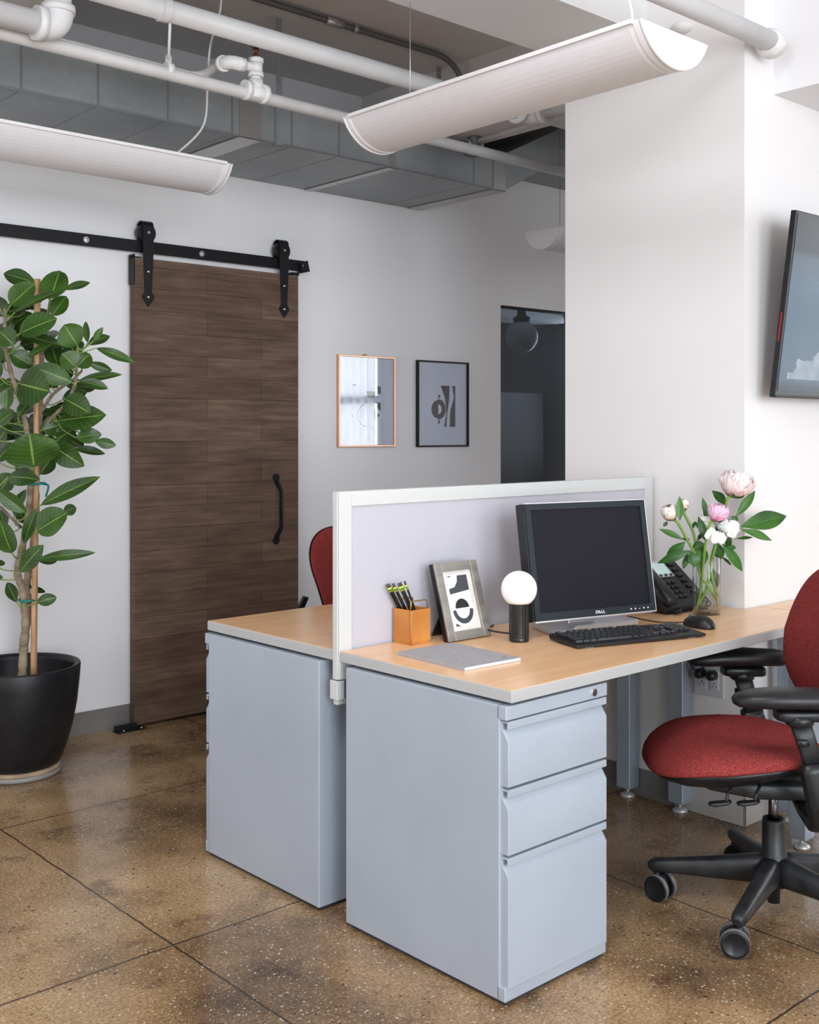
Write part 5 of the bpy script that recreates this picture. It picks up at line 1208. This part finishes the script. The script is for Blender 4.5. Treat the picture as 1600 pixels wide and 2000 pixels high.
# vase with peonies
VC = V(3.177, 2.08, ZD)
vs = thing('glass_vase', 'clear cylindrical glass vase half filled with water on the desk', 'vase', VC)
bm = new_bm(); lathe(bm, [(0, 0), (0.042, 0), (0.0455, 0.003), (0.0455, 0.186), (0.0448, 0.187), (0.0440, 0.186), (0.0435, 0.010), (0.040, 0.007), (0, 0.007)], n=64); part('glass_body', bm, M['glass'], vs)
bm = new_bm(); lathe(bm, [(0, 0.0075), (0.040, 0.0075), (0.0433, 0.0105), (0.0433, 0.071), (0, 0.071)], n=64); part('water', bm, M['water'], vs)
VD = 3.67
def zf(x, y, dd=0.0): return at(1240 + x/5.0, 880 + y/5.0, VD + dd)
def petal_mat(name, c1, c2):
    m = mat(name, c1, 0.6, spec=0.15, Subsurface_Weight=0.2, Subsurface_Scale=0.004); v = coords(m); n = nz(m, v, 70, 4)
    at_ = N(m, 'ShaderNodeAttribute', attribute_name='along')
    f = mth(m, 'ADD', mth(m, 'MULTIPLY', at_.outputs['Fac'], 0.75), mth(m, 'MULTIPLY', mth(m, 'SUBTRACT', n.outputs['Fac'], 0.5), 1.4))
    r = ramp(m, f, [(0.0, c1), (0.42, c2)]); L(m, r.outputs[0], B(m).inputs['Base Color']); return m
def bloom(bm, c, R, up, npet=60, open_=0.6, ruff=0.10, seed=1):
    rn = random.Random(seed); up = Vector(up).normalized(); c = Vector(c)
    al = bm.verts.layers.float.new('along')
    s, u2 = frame_from(up); t_ = up.cross(s)
    for k in range(npet):
        f = (k+0.5)/npet; rad = R*(0.45+0.50*f**0.5)*rn.uniform(0.93, 1.06); phi = k*2.39996 + rn.uniform(-0.2, 0.2)
        spread = rn.uniform(0.30, 0.60)*(1.25-0.3*f); nu, nv = 8, 8; g = []
        el0 = -1.25 + rn.uniform(0, 0.25); el1 = 1.30 - (open_+0.75)*f*1.15 + rn.uniform(-0.30, 0.30)
        fl = rn.uniform(0.02, 0.16)*(0.5+f)*R; w1, w2, p1 = rn.uniform(5, 9), rn.uniform(9, 15), rn.uniform(0, 6)
        for i in range(nu+1):
            a = i/nu; el = el0+(el1-el0)*a; row = []
            for j in range(nv+1):
                b = j/nv*2-1
                e2 = el - 0.16*a*b*b + ruff*0.9*a*a*math.sin(b*w2*0.6+p1)
                az = phi + b*spread*(0.30+0.85*math.sin(PI*min(1, a*0.62+0.12)))/max(0.35, math.cos(max(-1.2, min(1.2, el*0.8))))
                rr = rad + fl*a**3 + R*ruff*(a*a*0.55*math.sin(b*w1+p1) + 0.25*a*math.sin(b*w2+a*6+p1)) - 0.05*R*(b*b)*a
                d = s*(math.cos(e2)*math.cos(az)) + t_*(math.cos(e2)*math.sin(az)) + up*(math.sin(e2)*0.92)
                v = bm.verts.new(c + d*rr); v[al] = a; row.append(v)
            g.append(row)
        for i in range(nu):
            for j in range(nv):
                fc = bm.faces.new([g[i][j], g[i+1][j], g[i+1][j+1], g[i][j+1]]); fc.smooth = True
def petal(bm, base, tip, width, nrm, cup=0.25):
    base = Vector(base); tip = Vector(tip); ax = tip-base; Ln = ax.length; ax.normalize(); s = ax.cross(nrm).normalized(); n = s.cross(ax).normalized()
    g = []
    for i in range(9):
        u = i/8; hwid = width/2*(math.sin(PI*(0.12+0.80*u))**0.6); row = []
        for j in range(9):
            v = j/4-1; p = base + ax*Ln*(u-0.10*v*v*u) + s*hwid*v + n*(-cup*width*v*v) + n*(cup*Ln*math.sin(u*PI)*0.6) + n*0.004*math.sin(7*v+3*u)
            row.append(bm.verts.new(p))
        g.append(row)
    for i in range(8):
        for j in range(8):
            f = bm.faces.new([g[i][j], g[i+1][j], g[i+1][j+1], g[i][j+1]]); f.smooth = True
def peony(label, head, R, up, stem, leaves, pm, **kw):
    base = stem[-1]
    t = thing('peony', label, 'flower', base, 0, None)
    bm = new_bm(); tube(bm, spline([head - Vector(up).normalized()*R*0.8] + stem, 6), kw.get('sr', 0.0046), 10); part('stem', bm, M['pstem'], t, world=True)
    bm = new_bm(); bloom(bm, head, R, up, kw.get('n', 60), kw.get('open_', 0.6), kw.get('ruff', 0.1), kw.get('seed', 1))
    for pp in kw.get('petals', []): petal(bm, *pp)
    part('bloom', bm, pm, t, world=True)
    bm = new_bm(); uvl = bm.loops.layers.uv.new('UVMap'); tl = bm.faces.layers.float.new('tint'); upn = Vector(up).normalized()
    bb = head - upn*R*0.95; s, u2 = frame_from(upn)
    for k in range(5):
        a = k*2*PI/5; dr = s*math.cos(a)+upn.cross(s)*math.sin(a)
        leaf(bm, uvl, tl, bb, bb + dr*R*0.75 + upn*R*0.55, R*0.75, -upn+dr*0.2, 0.1, 0.1, nu=6, nv=4)
    part('sepals', bm, M['pleaf'], t, world=True)
    bm = new_bm(); uvl = bm.loops.layers.uv.new('UVMap'); tl = bm.faces.layers.float.new('tint')
    for (bx, by, tx, ty, wd, db, dt) in leaves:
        nr = (to_cam + V(0, 0, 0.35) + RT*rnd.uniform(-0.3, 0.3)).normalized()
        leaf(bm, uvl, tl, zf(bx, by, db), zf(tx, ty, dt), wd/5*VD/F_PX*1.1, nr, 0.05, 0.22, 1.0, 0.03, point=1.0, nu=12, nv=6, tint=rnd.uniform(0.7, 1.25))
    part('leaves', bm, M['pleaf'], t, world=True)
    return t
pale = petal_mat('pale pink petals', (0.80, 0.30, 0.34), (0.93, 0.76, 0.75)); hot = petal_mat('rose pink petals', (0.80, 0.13, 0.36), (0.92, 0.58, 0.74)); wh = petal_mat('white petals', (0.86, 0.85, 0.80), (0.89, 0.885, 0.875)); peach = petal_mat('blush cream petals', (0.72, 0.25, 0.10), (0.92, 0.82, 0.74)); peach2 = petal_mat('blush bud petals', (0.60, 0.14, 0.16), (0.90, 0.78, 0.70))
peony('large pale pink ruffled peony, highest in the glass vase', zf(1000, 325, 0.02), 0.0515, (0.15, -0.1, 0.9), [zf(905, 470, 0.02), zf(880, 620, 0.03), zf(790, 900, 0.02), zf(740, 1150, 0.0), zf(800, 1400, -0.01), zf(825, 1560, 0.0)],
      [(985, 650, 1178, 388, 82, 0.02, 0.05), (1030, 745, 1482, 640, 170, -0.02, 0.06), (1030, 770, 1342, 880, 78, -0.03, 0.02), (985, 862, 1160, 848, 30, 0.02, 0.04), (940, 640, 1010, 700, 60, 0, 0), (890, 540, 755, 388, 100, 0.05, 0.08), (940, 700, 1035, 790, 50, -0.02, 0)], pale, n=170, open_=0.25, ruff=0.20, seed=2, sr=0.0046)
peony('rose pink round peony in the middle of the vase', zf(815, 602, -0.05), 0.034, (-0.05, -0.2, 0.9), [zf(735, 710, -0.04), zf(692, 900, -0.03), zf(672, 1100, -0.01), zf(655, 1300, 0.0), zf(620, 1480, 0.0), zf(600, 1555, -0.01)],
      [(715, 680, 660, 455, 52, 0.04, 0.06), (700, 665, 690, 565, 50, 0.05, 0.06), (705, 905, 620, 640, 74, -0.02, 0.0), (665, 800, 585, 690, 42, 0.03, 0.05), (610, 900, 650, 1150, 150, -0.01, 0.0), (690, 920, 560, 940, 90, -0.02, 0.0)], hot, n=120, open_=0.05, ruff=0.13, seed=5)
peony('open white peony below the rose pink one', zf(885, 735, 0.0), 0.036, (0.3, -0.5, 0.7), [zf(790, 930, -0.03), zf(740, 1160, 0.0), zf(690, 1380, 0.0), zf(590, 1545, 0.0)],
      [(850, 905, 1052, 1182, 92, -0.03, 0.0), (890, 950, 992, 945, 50, 0.02, 0.03), (850, 1040, 945, 1125, 30, 0, 0.02), (810, 905, 850, 1060, 80, -0.03, -0.02), (780, 980, 830, 1050, 60, 0.03, 0.03), (760, 1150, 800, 1345, 85, 0.02, 0.02), (930, 830, 900, 960, 60, 0.02, 0.03), (860, 930, 990, 1110, 55, 0.01, 0.03)], wh, n=60, open_=0.9, ruff=0.14, seed=8,
      petals=[(zf(820, 790, -0.04), zf(770, 905, -0.06), 0.034, to_cam), (zf(850, 800, -0.04), zf(850, 912, -0.06), 0.030, to_cam), (zf(780, 760, -0.03), zf(695, 860, -0.05), 0.030, to_cam), (zf(930, 760, -0.03), zf(985, 850, -0.03), 0.040, to_cam), (zf(920, 720, -0.03), zf(1030, 790, -0.02), 0.045, to_cam), (zf(760, 700, 0.0), zf(635, 670, 0.0), 0.030, to_cam)])
peony('cream peony bud with orange streaks, leftmost in the vase', zf(338, 605, -0.03), 0.0295, (-0.35, 0.0, 0.85), [zf(415, 700, -0.03), zf(500, 850, -0.02), zf(585, 1010, -0.01), zf(640, 1200, 0.0), zf(720, 1330, -0.01), zf(800, 1450, -0.01)],
      [(440, 690, 438, 442, 68, -0.06, -0.05), (480, 872, 232, 765, 58, -0.02, 0.0), (495, 890, 298, 1062, 100, 0.0, 0.02), (560, 975, 218, 1102, 84, -0.05, -0.02), (320, 690, 278, 745, 36, 0, 0)], peach, n=50, open_=-0.2, ruff=0.07, seed=11)
peony('small blush bud behind the orange-streaked one', zf(470, 530, 0.04), 0.0215, (-0.25, 0.1, 0.9), [zf(490, 630, 0.04), zf(560, 770, 0.03), zf(595, 900, 0.02), zf(640, 1100, 0.01), zf(650, 1300, 0.01), zf(635, 1500, 0.01)],
      [(545, 985, 590, 1140, 120, -0.04, -0.05), (520, 1000, 470, 1160, 60, -0.04, -0.04), (560, 770, 590, 690, 30, 0.03, 0.04), (610, 880, 660, 800, 36, 0.02, 0.03), (540, 870, 460, 860, 34, 0.0, 0.0)], peach2, n=40, open_=-0.2, ruff=0.06, seed=14)
